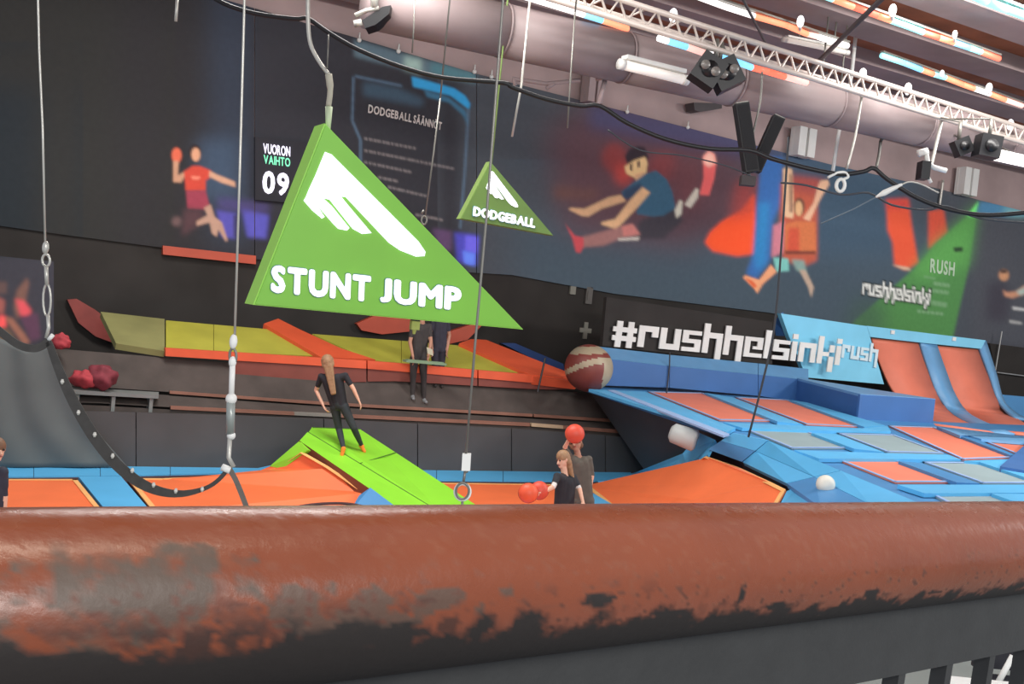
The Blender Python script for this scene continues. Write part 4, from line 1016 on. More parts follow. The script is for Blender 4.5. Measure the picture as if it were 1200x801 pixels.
# truss
ZT = 6.5
truss = empty('lighting_truss', on_z(950, 80, ZT), 'pale lattice lighting truss running below the brown ceiling', 'truss')
m_truss = mat('pale_truss_metal', (206, 194, 186), .4, .06, 4, metal=.2)
tA, tB = on_z(640, -3, ZT), on_z(1260, 186, ZT); td = (tB - tA); tl = td.length; tu = td.normalized(); tside = tu.cross(UPZ).normalized()
H_, W_ = .245, .22
c_lo1 = (0, 0); 
chords = [Vector((0, 0, 0)), UPZ * H_ + tside * 0, UPZ * H_ * .5 - tside * W_]
for cvec in chords: Geo().tube([tA + cvec, tB + cvec], .038, 10).out('chord', m_truss, truss, True)
nb = int(tl / .30)
for k in range(nb):
    p0 = tA + td * (k / nb); p1 = tA + td * ((k + .5) / nb); p2 = tA + td * ((k + 1) / nb)
    Geo().tube([p0, p1 + chords[1], p2], .018, 6).out('lattice_bar', m_truss, truss)
    if k % 2 == 0: Geo().tube([p0, p1 + chords[2], p2 + chords[1]], .014, 6).out('lattice_bar', m_truss, truss)
to_truss = lambda p: tA + td * ((p - tA).dot(td) / td.length_squared)
# striped light bars
LEDC = {'w': ('light_white', (255, 250, 248), 1.6), 'b': ('light_blue', (130, 200, 246), 1.4), 'c': ('light_cyan', (150, 232, 236), 1.3), 'o': ('light_orange', (255, 140, 104), 1.5), 'r': ('light_red', (255, 108, 84), 1.5), 'p': ('light_pink', (250, 190, 180), 1.2)}
LEDM = {k: mat(v_[0], v_[1], .4, .02, emit=v_[2]) for k, v_ in LEDC.items()}
def light_bar(label, z, segs, r=.045):
    a0 = on_z(segs[0][1], segs[0][2], z); root = empty('light_bar', a0, label, 'light bar')
    for i in range(len(segs) - 1):
        c_, x0, y0 = segs[i]; _, x1, y1 = segs[i + 1]
        p0, p1 = on_z(x0, y0, z), on_z(x1, y1, z); d = (p1 - p0)
        Geo().tube([p0, p0 + d * .985], r, 10).out('light_segment', LEDM[c_], root, True)
    e = on_z(segs[-1][1], segs[-1][2], z)
    Geo().box((a0 + e) / 2 + UPZ * r * 1.4, e - a0, (e - a0).normalized().cross(UPZ) * r * 1.6, UPZ * r * .6).out('mounting_rail', m_steel_d, root)
light_bar('striped light bar white then blue then red beside the duct', 7.0, [('w', 612, -5), ('w', 645, 5), ('w', 678, 15), ('b', 684, 17), ('o', 706, 24), ('', 736, 34)])
light_bar('long light bar of blue, red and white lengths under the truss', 6.5, [('w', 772, 44.5), ('b', 782, 48), ('p', 805, 55), ('w', 828, 63), ('b', 842, 66), ('b', 862, 72), ('r', 881, 79), ('r', 900, 84), ('p', 920, 90), ('', 946, 97)])
light_bar('white and red light bar below the brown ceiling boards', 7.6, [('w', 815, -5), ('w', 850, 8), ('o', 884, 19), ('o', 922, 30), ('p', 946, 40), ('w', 958, 43), ('', 994, 54)])
light_bar('long red and cyan light bar highest under the ceiling boards', 7.6, [('c', 962, -6), ('o', 976, -1), ('r', 1000, 8), ('o', 1028, 18), ('c', 1044, 24), ('c', 1064, 31), ('r', 1082, 38), ('o', 1100, 44), ('b', 1118, 50), ('c', 1136, 56), ('r', 1150, 61), ('', 1171, 69)])
light_bar('cyan and orange light bar reaching over the truss end', 7.5, [('c', 1033, 65), ('b', 1060, 74), ('o', 1080, 82), ('c', 1094, 87), ('o', 1108, 91), ('o', 1128, 99), ('w', 1142, 104), ('o', 1160, 110), ('p', 1178, 117), ('', 1198, 124)])
light_bar('pale cyan light bar in the ceiling corner', 7.7, [('c', 1135, -8), ('c', 1156, 2), ('c', 1180, 11), ('', 1215, 23)], .06)
# small spot lamps
m_spot = mat('spot_lamp_glow', (255, 255, 252), .4, .01, emit=1.6)
for i, (x, y, z, lab) in enumerate(((1046, 12, 7.65, 'on the highest red and cyan light bar'), (938, 25, 7.65, 'on the white and red light bar'), (1011, 87, 6.82, 'on the truss by the white pipe'), (1064, 104, 6.8, 'on the middle of the truss'),
                        (1159, 103, 7.55, 'on the cyan and orange light bar'), (1184, 146, 6.75, 'on the far end of the truss'), (789, 18, 6.8, 'above the near end of the truss'), (1119, 40, 7.62, 'midway on the highest light bar'), (1104, 86, 7.5, 'at the cyan length of the light bar'))):
    c = on_z(x, y, z); r_ = .07 if i < 7 else .045
    root = empty('spot_lamp', c, 'small glowing white spot lamp ' + lab, 'lamp', None)
    Geo().ball(c, r_, 14, 10, squash=(.8, .8, 1.3)).out('bulb', m_spot, root, True)
    e_ = on_z(x - 1, *{1046: (25, 7.6), 938: (36, 7.6), 1011: (94, 6.72), 1064: (111, 6.72), 1159: (111, 7.5), 1184: (151, 6.72), 789: (25, 6.72), 1119: (51, 7.6), 1104: (91, 7.5)}[x])
    Geo().tube([c - UPZ * r_ * .6, e_], [r_ * .5, r_ * .35], 8).out('stem', m_white, root, True)
# twin moving head lights
def head_light(label, px, py, z, rot, size, lens=True, group=None):
    c = on_z(px, py, z); root = empty('stage_light', c, label, 'stage light', group)
    X = Vector((math.cos(rot), 0, -math.sin(rot))); Z = Vector((math.sin(rot), 0, math.cos(rot))); Y = Vector((0, 1, 0))
    Geo().box(c, X * size, Y * size * .9, Z * size * 1.05).out('housing', mat('black_housing', (22, 22, 25), .4, .1), root)
    Geo().tube([c - Y * size * .44, c - Y * size * .56], size * .3, 16).out('lens_ring', mat('black_housing', (22, 22, 25), .4, .1), root, True)
    if lens:
        for s_ in (-.22, .22):
            q_ = c + X * s_ * size - Y * size * .58; Geo().tube([q_, q_ - Y * .02], size * .17, 14).out('lens', mat('grey_lens', (120, 116, 112), .3, .1), root, True)
    Geo().tube([c + Z * size * .5, c + Z * size * .5 + UPZ * .28], .03, 8).tube([c + Z * size * .5 + UPZ * .27, to_truss(c)], .014, 6).out('yoke', m_steel_d, root, True)
head_light('black twin-lens stage light tilted left under the striped light bar', 829, 84, 6.2, .5, .36)
head_light('black twin-lens stage light tilted right beside its twin', 850, 88, 6.2, -.55, .36)
head_light('small plain black stage light hanging below the truss', 1127, 172, 6.0, -.5, .24, False)
head_light('black spotlight at the end of the bright tube lamp', 1157, 172, 6.0, .1, .32, False)
# column speakers in a V
def column_speaker(label, a, b, depth, w):
    p0, p1 = at(*a, depth), at(*b, depth); c = (p0 + p1) / 2; Z = p1 - p0; X = Z.normalized().cross(Vector((0, 1, 0))).normalized()
    root = empty('column_speaker', p1, label, 'speaker')
    mb = mat('black_speaker', (18, 18, 22), .6, .1)
    Geo().box(c, X * w, Vector((0, w * 1.2, 0)), Z).out('cabinet', mb, root)
    Geo().box(c - Vector((0, w * .62, 0)), X * w * .8, Vector((0, .02, 0)), Z * .94).out('grille', mat('speaker_grille', (20, 20, 24), .8, .2, 60), root)
    Geo().box(p0 - Z * .01, X * w * .9, Vector((0, w, 0)), Z * .02).out('end_cap', m_steel_d, root)
column_speaker('upright black column speaker of the V-shaped pair', (868, 122), (880, 202), 13.0, .17)
column_speaker('leaning black column speaker of the V-shaped pair', (912, 138), (884, 200), 13.1, .15)
c = at(876, 212, 13); tag(Geo().box(c, (.18, 0, 0), (0, .15, 0), (0, 0, .12)).tube([c + UPZ * .05, c + UPZ * .16], .03).out('speaker_mount', mat('brown_black_box', (52, 44, 46), .6, .1)), 'small dark box under the V-shaped speakers', 'box')
# white conduit pipes and hangers
PIPES = [([(1001, 58), (996, 100), (984, 150), (976, 200)], 14, .026, m_white, 'white conduit pipe dropping from the truss to the black cable'), ([(1010, 112), (1002, 160), (992, 198)], 14, .018, m_steel, 'thin pale pipe beside the white conduit'),
         ([(1104, 140), (1098, 165), (1091, 196)], 14, .024, m_steel, 'pale hanger pipe dropping to the wall bracket'), ([(1032, 165), (1030, 182), (1027, 196)], 14, .022, m_steel_d, 'short grey hanger at the bend of the black cable'),
         ([(1105, 212), (1103, 226), (1101, 240)], 14, .020, m_steel, 'short pale hanger over the orange printed legs'), ([(893, 86), (891, 118), (884, 150), (880, 172)], 13, .014, m_steel_d, 'grey cable feeding the V-shaped speakers')]
for pts, d, r, mm, lab in PIPES:
    up_ = None
    d = {1001: on_z(1001, 58, 8.04).y, 1010: on_z(1010, 112, 6.5).y, 1104: on_z(1104, 140, 6.5).y, 1032: on_z(1032, 165, 6.26).y, 1105: on_w(1105, 212, -2.86).y}.get(pts[0][0], d)
    r = r * d / 14
    t_ = at(*pts[0], d); e_ = {1001: Vector((t_.x, t_.y, 8.36)), 1032: to_duct(t_)}.get(pts[0][0], t_ + UPZ * .02)
    tag(Geo().tube(smooth_path(px_path(pts, d), 4), r, 8).tube([t_, e_], r, 8).out('hanging_pipe', mm, None, True), lab, 'pipe')
# snap hook
hk = empty('snap_hook', at(984, 218, 9.99), 'white snap hook clipped on the black cable by the jumper print', 'hook')
Geo().tube(ring_pts(at(985, 217, 9.99), Vector((.04, 0, 0)), Vector((0, 0, .06)), 16), .018, 8, closed=True).out('ring', m_white, hk, True)
Geo().tube(smooth_path(px_path([(970, 208), (980, 203), (990, 202), (994, 207), (988, 210)], 9.99), 4), .014, 8).out('gate', m_white, hk, True)
sl = empty('rope_tensioner', at(1035, 222, 9.99), 'white rope tensioner stretched between the black cable and the banner', 'rope')
Geo().tube(px_path([(1026, 231), (1036, 226), (1050, 219), (1057, 216)], 9.99), [.008, .03, .022, .012], 8).out('body', m_white, sl, True)
Geo().tube(smooth_path(px_path([(1057, 216), (1066, 213), (1080, 216), (1100, 226)], 9.99), 4), .008, 6).out('line', m_steel, sl, True)
Geo().tube(px_path([(1026, 231), (1000, 245), (962, 262)], 9.99), .007, 6).out('line', mat('slate_line', (96, 110, 122), .6, .1), sl, True)
# brackets and white boxes above the banner
for (x0, y0, x1, y1, mm, lab) in ((686, 82, 704, 121, m_beam, 'grey upright bracket above the slate banner beside the hanging wires'), (931, 150, 951, 184, m_white, 'white upright box above the blue part of the slate banner'), (1125, 197, 1141, 229, m_white, 'white upright box above the green triangle print')):
    c = on_w((x0 + x1) / 2, (y0 + y1) / 2, -2.7); w = (on_w(x1, (y0 + y1) / 2, -2.7) - on_w(x0, (y0 + y1) / 2, -2.7)).length; h = (on_w(x0, y0, -2.7) - on_w(x0, y1, -2.7)).length
    g = Geo().box(c - WD * w * .28, WD * w * .42, WN * .3, UPZ * h).box(c + WD * w * .28, WD * w * .42, WN * .3, UPZ * h).box(c - WN * .1, WD * w, WN * .1, UPZ * h * .9)
    tag(g.out('wall_bracket', mm), lab, 'bracket')
cm = empty('wall_camera', at(1082, 195, 14), 'dark camera on a pale angled bracket below the truss', 'camera')
Geo().tube(px_path([(1085, 178), (1087, 190), (1094, 196), (1109, 200)], 14), .035, 8).out('bracket', m_white, cm, True)
Geo().tube(px_path([(1076, 180), (1087, 177)], 14), .05, 10).out('cap', m_white, cm, True)
Geo().box(at(1082, 200, 14), (.12, 0, 0), (0, .2, 0), (0, 0, .24)).out('body', mat('black_housing', (22, 22, 25), .4, .1), cm)
Geo().tube(px_path([(1087, 206), (1091, 214)], 14), .025, 8).out('knob', m_white, cm, True)
pj = empty('projector', at(436, 20, 13), 'dark projector under a pale ceiling bracket above the rules board', 'projector')
Geo().tube(px_path([(439, -15), (439, 9)], 13), .05, 10).out('pole', m_steel, pj, True)
Geo().tube(px_path([(416, 18), (430, 12), (444, 9)], 13), .03, 8).out('arm', m_steel, pj, True)
Geo().prism([at(x, y, 13) for x, y in ((424, 24), (448, 8), (458, 6), (456, 16), (440, 29), (428, 33))], (0, .3, 0)).out('body', mat('black_housing', (22, 22, 25), .4, .1), pj)
Geo().tube(px_path([(415, 28), (424, 26)], 13), .045, 10).out('lens', m_steel, pj, True)
bm_ = on_z(540, 4, 6.9); tag(Geo().tube([bm_ + UPZ * .3, bm_, bm_ - UPZ * .12], [.05, .13, .10], 14).out('dome_lamp', mat('dark_maroon', (60, 34, 40), .5, .1), None, True), 'dark maroon dome hanging from the top of the duct', 'lamp')
# slanted dark rods
tag(Geo().tube([on_z(1038, -6, 7.0), on_z(945, 86, 7.0)], .035, 8).ball(on_z(945, 86, 7.0), .07, 10, 8).out('brace_rod', mat('dark_rod', (70, 64, 66), .5, .1), None, True), 'dark slanted brace rod ending at the truss', 'rod')
tag(Geo().tube([on_z(868, -6, 7.2), on_z(900, 56, 7.2)], .02, 8).tube([on_z(862, -6, 7.2), on_z(868, -4, 7.2)], .03, 8).out('brace_rod', mat('dark_rod', (70, 64, 66), .5, .1), None, True), 'thin dark brace rod above the truss', 'rod')
g = Geo().tube(px_path([(600, 92), (640, 98), (680, 94)], 15), .03, 8).tube(px_path([(640, 104), (650, 97)], 15), .03, 8).tube(px_path([(602, 92), (604, 100)], 15), .03, 8).tube(px_path([(698, 93), (724, 87)], 15), .03, 8).tube(px_path([(709, 94), (701, 122)], 15), .035, 8)
tag(g.out('wall_conduit', m_beam, None, True), 'pale conduit running along the wall above the slate banner', 'conduit')
g = Geo().prism([on_w(x, y, -2.6) for x, y in ((813, 120), (846, 121), (846, 127), (820, 131), (814, 129))], -WN * .3); tag(g.out('wall_horn', mat('dark_rod', (70, 64, 66), .5, .1)), 'dark horn shaped fitting on the wall under the stage lights', 'fitting')

# =================================================================== PEOPLE
def capsule(g, a, b, ra, rb, seg=12):
    d = b - a; L = d.length
    t = d / L if L > 1e-6 else UPZ
    ref = Vector((1, 0, 0)) if abs(t.x) < .9 else Vector((0, 1, 0)); u = (ref - t * ref.dot(t)).normalized(); w = t.cross(u)
    rings = []
    for k in range(1, 5): th = math.pi / 2 * k / 4; rings.append((a - t * ra * math.cos(th), ra * math.sin(th)))
    for k in range(0, 4): th = math.pi / 2 * k / 4; rings.append((b + t * rb * math.sin(th), rb * math.cos(th)))
    v = [a - t * ra]; f = []
    for c, r in rings: v += [c + (u * math.cos(2 * math.pi * i / seg) + w * math.sin(2 * math.pi * i / seg)) * r for i in range(seg)]
    v.append(b + t * rb); n = len(rings)
    f += [(0, 1 + (i + 1) % seg, 1 + i) for i in range(seg)]
    for k in range(n - 1): f += [(1 + k * seg + i, 1 + k * seg + (i + 1) % seg, 1 + (k + 1) * seg + (i + 1) % seg, 1 + (k + 1) * seg + i) for i in range(seg)]
    e = len(v) - 1; f += [(1 + (n - 1) * seg + i, 1 + (n - 1) * seg + (i + 1) % seg, e) for i in range(seg)]
    g.add(v, f)
def hand(caps, wrist, d, side, palm_n, s, curl=.35):
    """palm and five fingers; d = pointing direction, side = thumb side, palm_n = direction the fingers curl to"""
    d = d.normalized(); side = (side - d * side.dot(d)).normalized(); pn = (palm_n - d * palm_n.dot(d) - side * palm_n.dot(side)).normalized()
    for k in (-1, 0, 1): caps.append((wrist + side * k * .008 * s, wrist + d * .075 * s + side * k * .020 * s, .014 * s, .013 * s, 'skin'))
    for k, ln in ((-1.5, .055), (-.5, .068), (.5, .072), (1.5, .062)):
        b = wrist + d * .08 * s + side * k * .0165 * s; m = b + (d * math.cos(curl) + pn * math.sin(curl)) * ln * .55 * s
        e = m + (d * math.cos(curl * 2.4) + pn * math.sin(curl * 2.4)) * ln * .5 * s
        caps.append((b, m, .0085 * s, .008 * s, 'skin')); caps.append((m, e, .008 * s, .007 * s, 'skin'))
    b = wrist + d * .025 * s + side * .026 * s; m = b + (side * .7 + d * .6 + pn * .2) * .035 * s; e = m + (d * .9 + pn * .3) * .028 * s
    caps.append((b, m, .011 * s, .0095 * s, 'skin')); caps.append((m, e, .0095 * s, .008 * s, 'skin'))
def remesh(caps, name, vox):
    g = Geo()
    for a, b, ra, rb, _ in caps: capsule(g, a, b, ra, rb)
    me = bpy.data.meshes.new(name); me.from_pydata([tuple(v) for v in g.v], [], g.f)
    ob = bpy.data.objects.new(name, me); COL.objects.link(ob)
    md = ob.modifiers.new('r', 'REMESH'); md.mode = 'VOXEL'; md.voxel_size = vox
    sm = ob.modifiers.new('s', 'SMOOTH'); sm.factor = .5; sm.iterations = 3
    bpy.context.view_layer.update()
    m2 = bpy.data.meshes.new_from_object(ob.evaluated_get(bpy.context.evaluated_depsgraph_get()))
    v = np.empty(len(m2.vertices) * 3); m2.vertices.foreach_get('co', v); v = v.reshape(-1, 3)
    f = [tuple(p.vertices) for p in m2.polygons]
    bpy.data.objects.remove(ob); bpy.data.meshes.remove(me); bpy.data.meshes.remove(m2)
    return v, f
def person(label, J, H, colors, face, hair=None, hair_len=0, hand_dirs=None, feet=True, vox=.008):
    """J: joints in the world; face = direction the head looks to; one continuous body surface"""
    face = Vector(face).normalized(); k = H / 1.5; c = []
    J = {a: Vector(b) for a, b in J.items()}
    up = (J['head'] - J['chest']).normalized(); rgt = face.cross(up).normalized()
    hip_axis = (J['hip_r'] - J['hip_l']).normalized()
    hd = J['head']
    # torso
    for s_, hj, sj in ((-1, 'hip_l', 'sh_l'), (1, 'hip_r', 'sh_r')):
        sh = J[sj]; hp = J[hj]; ch = J['chest']; pv = J['pelvis']
        c.append((ch + (sh - ch) * .45, pv + (hp - pv) * .75, .080 * k, .075 * k, 'top'))
        c.append((sh, ch + (sh - ch) * .35, .050 * k, .075 * k, 'top'))
        c.append((pv + (hp - pv) * .7, hp, .078 * k, .074 * k, 'pants'))
    c.append((J['chest'], J['pelvis'] + (J['chest'] - J['pelvis']) * .15, .095 * k, .085 * k, 'top'))
    c.append((J['pelvis'], J['pelvis'] + (J['chest'] - J['pelvis']) * .1, .085 * k, .085 * k, 'pants'))
    nb = J['chest'] + (hd - J['chest']) * .35
    c.append((nb, hd - up * .05 * k, .042 * k, .038 * k, 'skin'))
    # head: skull, jaw, nose, ears
    c.append((hd + up * .015 * k - face * .008 * k, hd - up * .02 * k, .078 * k, .070 * k, 'skin'))
    c.append((hd - up * .03 * k + face * .02 * k, hd - up * .065 * k + face * .035 * k, .055 * k, .036 * k, 'skin'))
    c.append((hd + face * .075 * k, hd + face * .088 * k - up * .022 * k, .008 * k, .012 * k, 'skin'))
    for s_ in (-1, 1): c.append((hd + rgt * s_ * .076 * k + up * .012 * k, hd + rgt * s_ * .076 * k - up * .015 * k, .014 * k, .010 * k, 'skin'))
    for s_, a in (('l', -1), ('r', 1)):
        sh, el, wr = J['sh_' + s_], J['el_' + s_], J['wr_' + s_]
        sl_ = sh + (el - sh) * .62
        c.append((sh, sl_, .046 * k, .040 * k, 'top')); c.append((sl_, el, .034 * k, .031 * k, 'sleeve'))
        c.append((el, wr, .031 * k, .021 * k, 'arm'))
        dirs = (hand_dirs or {}).get(s_)
        d_ = dirs[0] if dirs else (wr - el); sd_ = dirs[1] if dirs else face; pn_ = dirs[2] if dirs else -rgt * a
        hand(c, wr, Vector(d_), Vector(sd_), Vector(pn_), k)
        hp, kn, an = J['hip_' + s_], J['kn_' + s_], J['an_' + s_]
        c.append((hp, kn, .072 * k, .050 * k, 'pants')); c.append((kn, kn + (an - kn) * .35, .048 * k, .046 * k, 'shin')); c.append((kn + (an - kn) * .35, an, .046 * k, .030 * k, 'shin'))
        toe = J.get('toe_' + s_)
        if toe is None: toe = an + face * .13 * k - UPZ * .04 * k
        heel = an - (toe - an) * .18 - UPZ * .02 * k
        c.append((heel, toe, .032 * k, .026 * k, 'foot')); c.append((an, an + (toe - an) * .3, .032 * k, .032 * k, 'foot'))
    v, f = remesh(c, 'body', vox)
    # colour zones by the nearest piece of clothing
    best = np.full(len(v), 1e9); lab = np.zeros(len(v), int); names = ['skin', 'top', 'sleeve', 'arm', 'pants', 'shin', 'foot']
    for a, b, ra, rb, l in c:
        a_, b_ = np.array(a), np.array(b); d = b_ - a_; t = np.clip(((v - a_) @ d) / max(d @ d, 1e-9), 0, 1)
        dist = np.linalg.norm(v - (a_ + t[:, None] * d), axis=1) - (ra + (rb - ra) * t)
        m_ = dist < best; best[m_] = dist[m_]; lab[m_] = names.index(l)
    mi = [int(np.bincount(lab[list(q)]).argmax()) for q in f]
    root_loc = Vector((J['pelvis'].x, J['pelvis'].y, min(p[2] for p in v)))
    root = empty('person', root_loc, label, 'person')
    body = build('body', [Vector(p) for p in v], f, None, root, True, [colors[n_] for n_ in names], mi)
    for s_ in (-1, 1):
        e = hd + face * .070 * k + rgt * s_ * .030 * k + up * .012 * k
        Geo().ball(e, .010 * k, 10, 8).out('eye', mat('dark_eye', (40, 32, 30), .3, .05), root, True)
    mo = hd + face * .078 * k - up * .045 * k
    Geo().tube([mo - rgt * .02 * k - face * .012 * k, mo, mo + rgt * .02 * k - face * .012 * k], .006 * k, 6).out('mouth', mat('lip', (160, 84, 78), .5, .05), root, True)
    if hair is not None:
        h = []
        h.append((hd + up * .03 * k - face * .012 * k, hd - face * .03 * k, .086 * k, .078 * k, 'h'))
        h.append((hd - face * .035 * k + up * .02 * k, hd - face * .05 * k - up * .05 * k, .070 * k, .058 * k, 'h'))
        for s_ in (-1, 1): h.append((hd + rgt * s_ * .045 * k + up * .03 * k - face * .01 * k, hd + rgt * s_ * .05 * k - up * .04 * k - face * .035 * k, .045 * k, .040 * k, 'h'))
        if hair_len > 0:
            b0 = hd - face * .06 * k - up * .05 * k; e0 = J['chest'] - face * .105 * k - up * (hair_len - .18) * k
            for s_ in (-1, 0, 1): h.append((b0 + rgt * s_ * .03 * k, e0 + rgt * s_ * .022 * k, .042 * k, .018 * k, 'h'))
        hv, hf = remesh(h, 'hair', vox)
        build('hair', [Vector(p) for p in hv], hf, hair, root, True)
    return root
m_skin = mat('skin', (226, 176, 150), .55, .05, 6); m_skin_d = mat('shaded_skin_tone', (196, 146, 122), .55, .05, 6)
m_blk = mat('black_cloth', (40, 40, 46), .85, .12, 14); m_leg = mat('charcoal_leggings', (44, 50, 54), .8, .1, 14)
m_osock = mat('orange_sock', (240, 132, 44), .8, .06, 20)
m_blond = mat('dark_blond_hair', (156, 120, 88), .6, .2, 30); m_brown = mat('brown_hair', (120, 88, 66), .6, .2, 30)
m_gcl = mat('grey_brown_cloth', (92, 86, 78), .85, .1, 14); m_whites = mat('white_sleeve', (214, 208, 204), .8, .05, 14); m_dim = mat('dim_dark_cloth', (58, 54, 54), .85, .12, 14)
m_dim2 = mat('dim_navy_cloth', (50, 50, 62), .85, .12, 14); m_tan = mat('tan_skin', (176, 128, 106), .6, .06, 8); m_shoe = mat('grey_shoe', (128, 130, 132), .7, .1, 10)
def outfit(top, pants, foot, skin=m_skin, sleeve=None, arm=None, shin=None):
    return {'skin': skin, 'top': top, 'sleeve': sleeve or skin, 'arm': arm or skin, 'pants': pants, 'shin': shin or pants, 'foot': foot}
# child on the ramp, seen from behind
def on_r(px, py): return on_plane(px, py, RE, n_r)
fl_, fr_ = on_r(402, 535), on_r(425, 530); yb = (fl_.y + fr_.y) / 2 - .0
def J1(x, y, dy=0): return at(x, y, yb + dy)
Jc = dict(head=J1(384, 424), chest=J1(388.5, 447), pelvis=J1(397, 474), sh_l=J1(376.5, 441, .03), sh_r=J1(404.5, 440, -.03), el_l=J1(370.5, 457, .1), wr_l=J1(378.5, 474, .02), el_r=J1(414, 455, -.05), wr_r=J1(420, 468, -.05),
          hip_l=J1(392.5, 477, .02), hip_r=J1(403, 476, -.02), kn_l=J1(397.5, 503, .06), kn_r=J1(414.5, 501, -.04), an_l=fl_ + UPZ * .10 + Vector((0, -.02, 0)), an_r=fr_ + UPZ * .10 + Vector((0, -.02, 0)), toe_l=fl_ + Vector((-.04, .05, .03)), toe_r=fr_ + Vector((.02, .05, .03)))
Jc['an_l'] = at(402.5, 525, fl_.y); Jc['an_r'] = at(423.5, 521, fr_.y); Jc['toe_l'] = at(400.5, 533.5, fl_.y - .02); Jc['toe_r'] = at(427, 528.5, fr_.y - .02)
person('child in dark clothes and orange socks with long blond hair standing on the green ramp', Jc, 1.5, outfit(m_blk, m_leg, m_osock), (-.15, 1, .0), m_blond, .34)
# two people standing on the platform behind the sign
def JW(off): return lambda x, y, d=0: on_w(x, y, off + d)
j = JW(-.58)
Ja = dict(head=j(498, 362), chest=j(493, 386), pelvis=j(490.5, 416), sh_l=j(484, 381), sh_r=j(503, 382), el_l=j(480.5, 401, .05), wr_l=j(484, 418, .2), el_r=j(505, 400, .1), wr_r=j(502, 416, .22), hip_l=j(485.5, 420), hip_r=j(496, 420),
          kn_l=j(484, 443), kn_r=j(496.5, 445), an_l=j(483.5, 464), an_r=j(496.5, 468), toe_l=j(484.5, 467, .1), toe_r=j(499.5, 471, .12))
person('person in dark clothes standing on the steps under the big sign holding a board', Ja, 1.62, outfit(m_dim, m_dim, m_shoe, m_tan), (.2, -1, -.1), m_brown, 0)
j = JW(-.8)
Jb = dict(head=j(518, 356), chest=j(515.5, 378), pelvis=j(513.5, 407), sh_l=j(507, 374), sh_r=j(524, 375), el_l=j(504, 392, .05), wr_l=j(506.5, 408, .12), el_r=j(526.5, 393), wr_r=j(524, 410, .08), hip_l=j(509, 410), hip_r=j(518.5, 411),
          kn_l=j(510, 430), kn_r=j(517, 431), an_l=j(511, 449), an_r=j(516, 450), toe_l=j(510, 452, .1), toe_r=j(518, 453, .1))
person('person in navy clothes standing on the steps beside the one with the board', Jb, 1.60, outfit(m_dim2, m_dim2, m_dim, m_tan), (-.1, -1, 0), m_brown, 0)
p0, p1 = on_w(474, 422.5, -.30), on_w(521, 426.5, -.34)
tag(Geo().box((p0 + p1) / 2, p1 - p0, WN * .16, UPZ * .035).box((p0 + p1) / 2 + UPZ * .025, (p1 - p0) * .9, WN * .1, UPZ * .015).out('board', mat('pale_green_board', (122, 146, 116), .5, .1)), 'thin pale green board held by the person in dark clothes', 'board')
pc = on_w(503, 411.5, -.36); tag(Geo().prism([pc + WD * -.06 + UPZ * .07, pc + WD * .05 + UPZ * .04, pc + WD * .08 - UPZ * .07, pc - WD * .03 - UPZ * .04], WN * .012).out('paper', mat('cream_paper', (186, 182, 160), .6, .05)), 'cream sheet of paper between the two people on the steps', 'paper')
# children at ball play, partly hidden by the handrail
def JD(D): return lambda x, y, d=0: at(x, y, D + d)
j = JD(11.0)
Jd = dict(head=j(659.5, 538), chest=j(663, 566), pelvis=j(660, 605), sh_l=j(653, 558, -.1), sh_r=j(672, 560, .1), el_l=j(648.5, 570, -.24), wr_l=j(636, 577, -.3), el_r=j(679, 572, .05), wr_r=j(683, 588, -.05), hip_l=j(653.5, 610), hip_r=j(666, 610),
          kn_l=j(651, 640), kn_r=j(669, 640), an_l=j(649, 668), an_r=j(671, 668), toe_l=j(645, 673, -.1), toe_r=j(668, 673, -.1))
person('fair haired child in black reaching for orange balls beyond the handrail', Jd, 1.35, outfit(m_blk, m_blk, m_osock, m_skin, m_whites), (-.75, -.6, -.35), m_blond, .2)
j = JD(12.0)
Je = dict(head=j(674, 519), chest=j(680, 544), pelvis=j(684, 582), sh_l=j(668, 536), sh_r=j(690, 538), el_l=j(662, 524, -.12), wr_l=j(667, 514, -.26), el_r=j(694, 556), wr_r=j(691, 574), hip_l=j(679, 586), hip_r=j(690, 586),
          kn_l=j(678, 616), kn_r=j(692, 616), an_l=j(677, 646), an_r=j(693, 646), toe_l=j(674, 652, -.1), toe_r=j(691, 652, -.1))
person('child in grey brown clothes raising a red ball in front of the face', Je, 1.40, outfit(m_gcl, m_gcl, m_osock, m_tan, m_gcl, m_skin), (-.3, -1, 0), m_brown, 0)
j = JD(8.1)
Jf = dict(head=j(-5, 527), chest=j(-10, 566), pelvis=j(-11, 620), sh_l=j(-27, 553), sh_r=j(3, 553), el_l=j(-31, 581), wr_l=j(-32, 606), el_r=j(5, 580), wr_r=j(4, 607), hip_l=j(-19, 626), hip_r=j(-3, 626),
          kn_l=j(-20, 670), kn_r=j(-4, 670), an_l=j(-22, 711), an_r=j(-5, 711), toe_l=j(-24, 717, -.1), toe_r=j(-5, 717, -.1))
person('child in a dark top standing on the court in front of the grey green curtain', Jf, 1.4, outfit(m_dim2, m_dim2, m_osock, m_skin, m_dim2), (.8, -.5, 0), m_brown, 0)
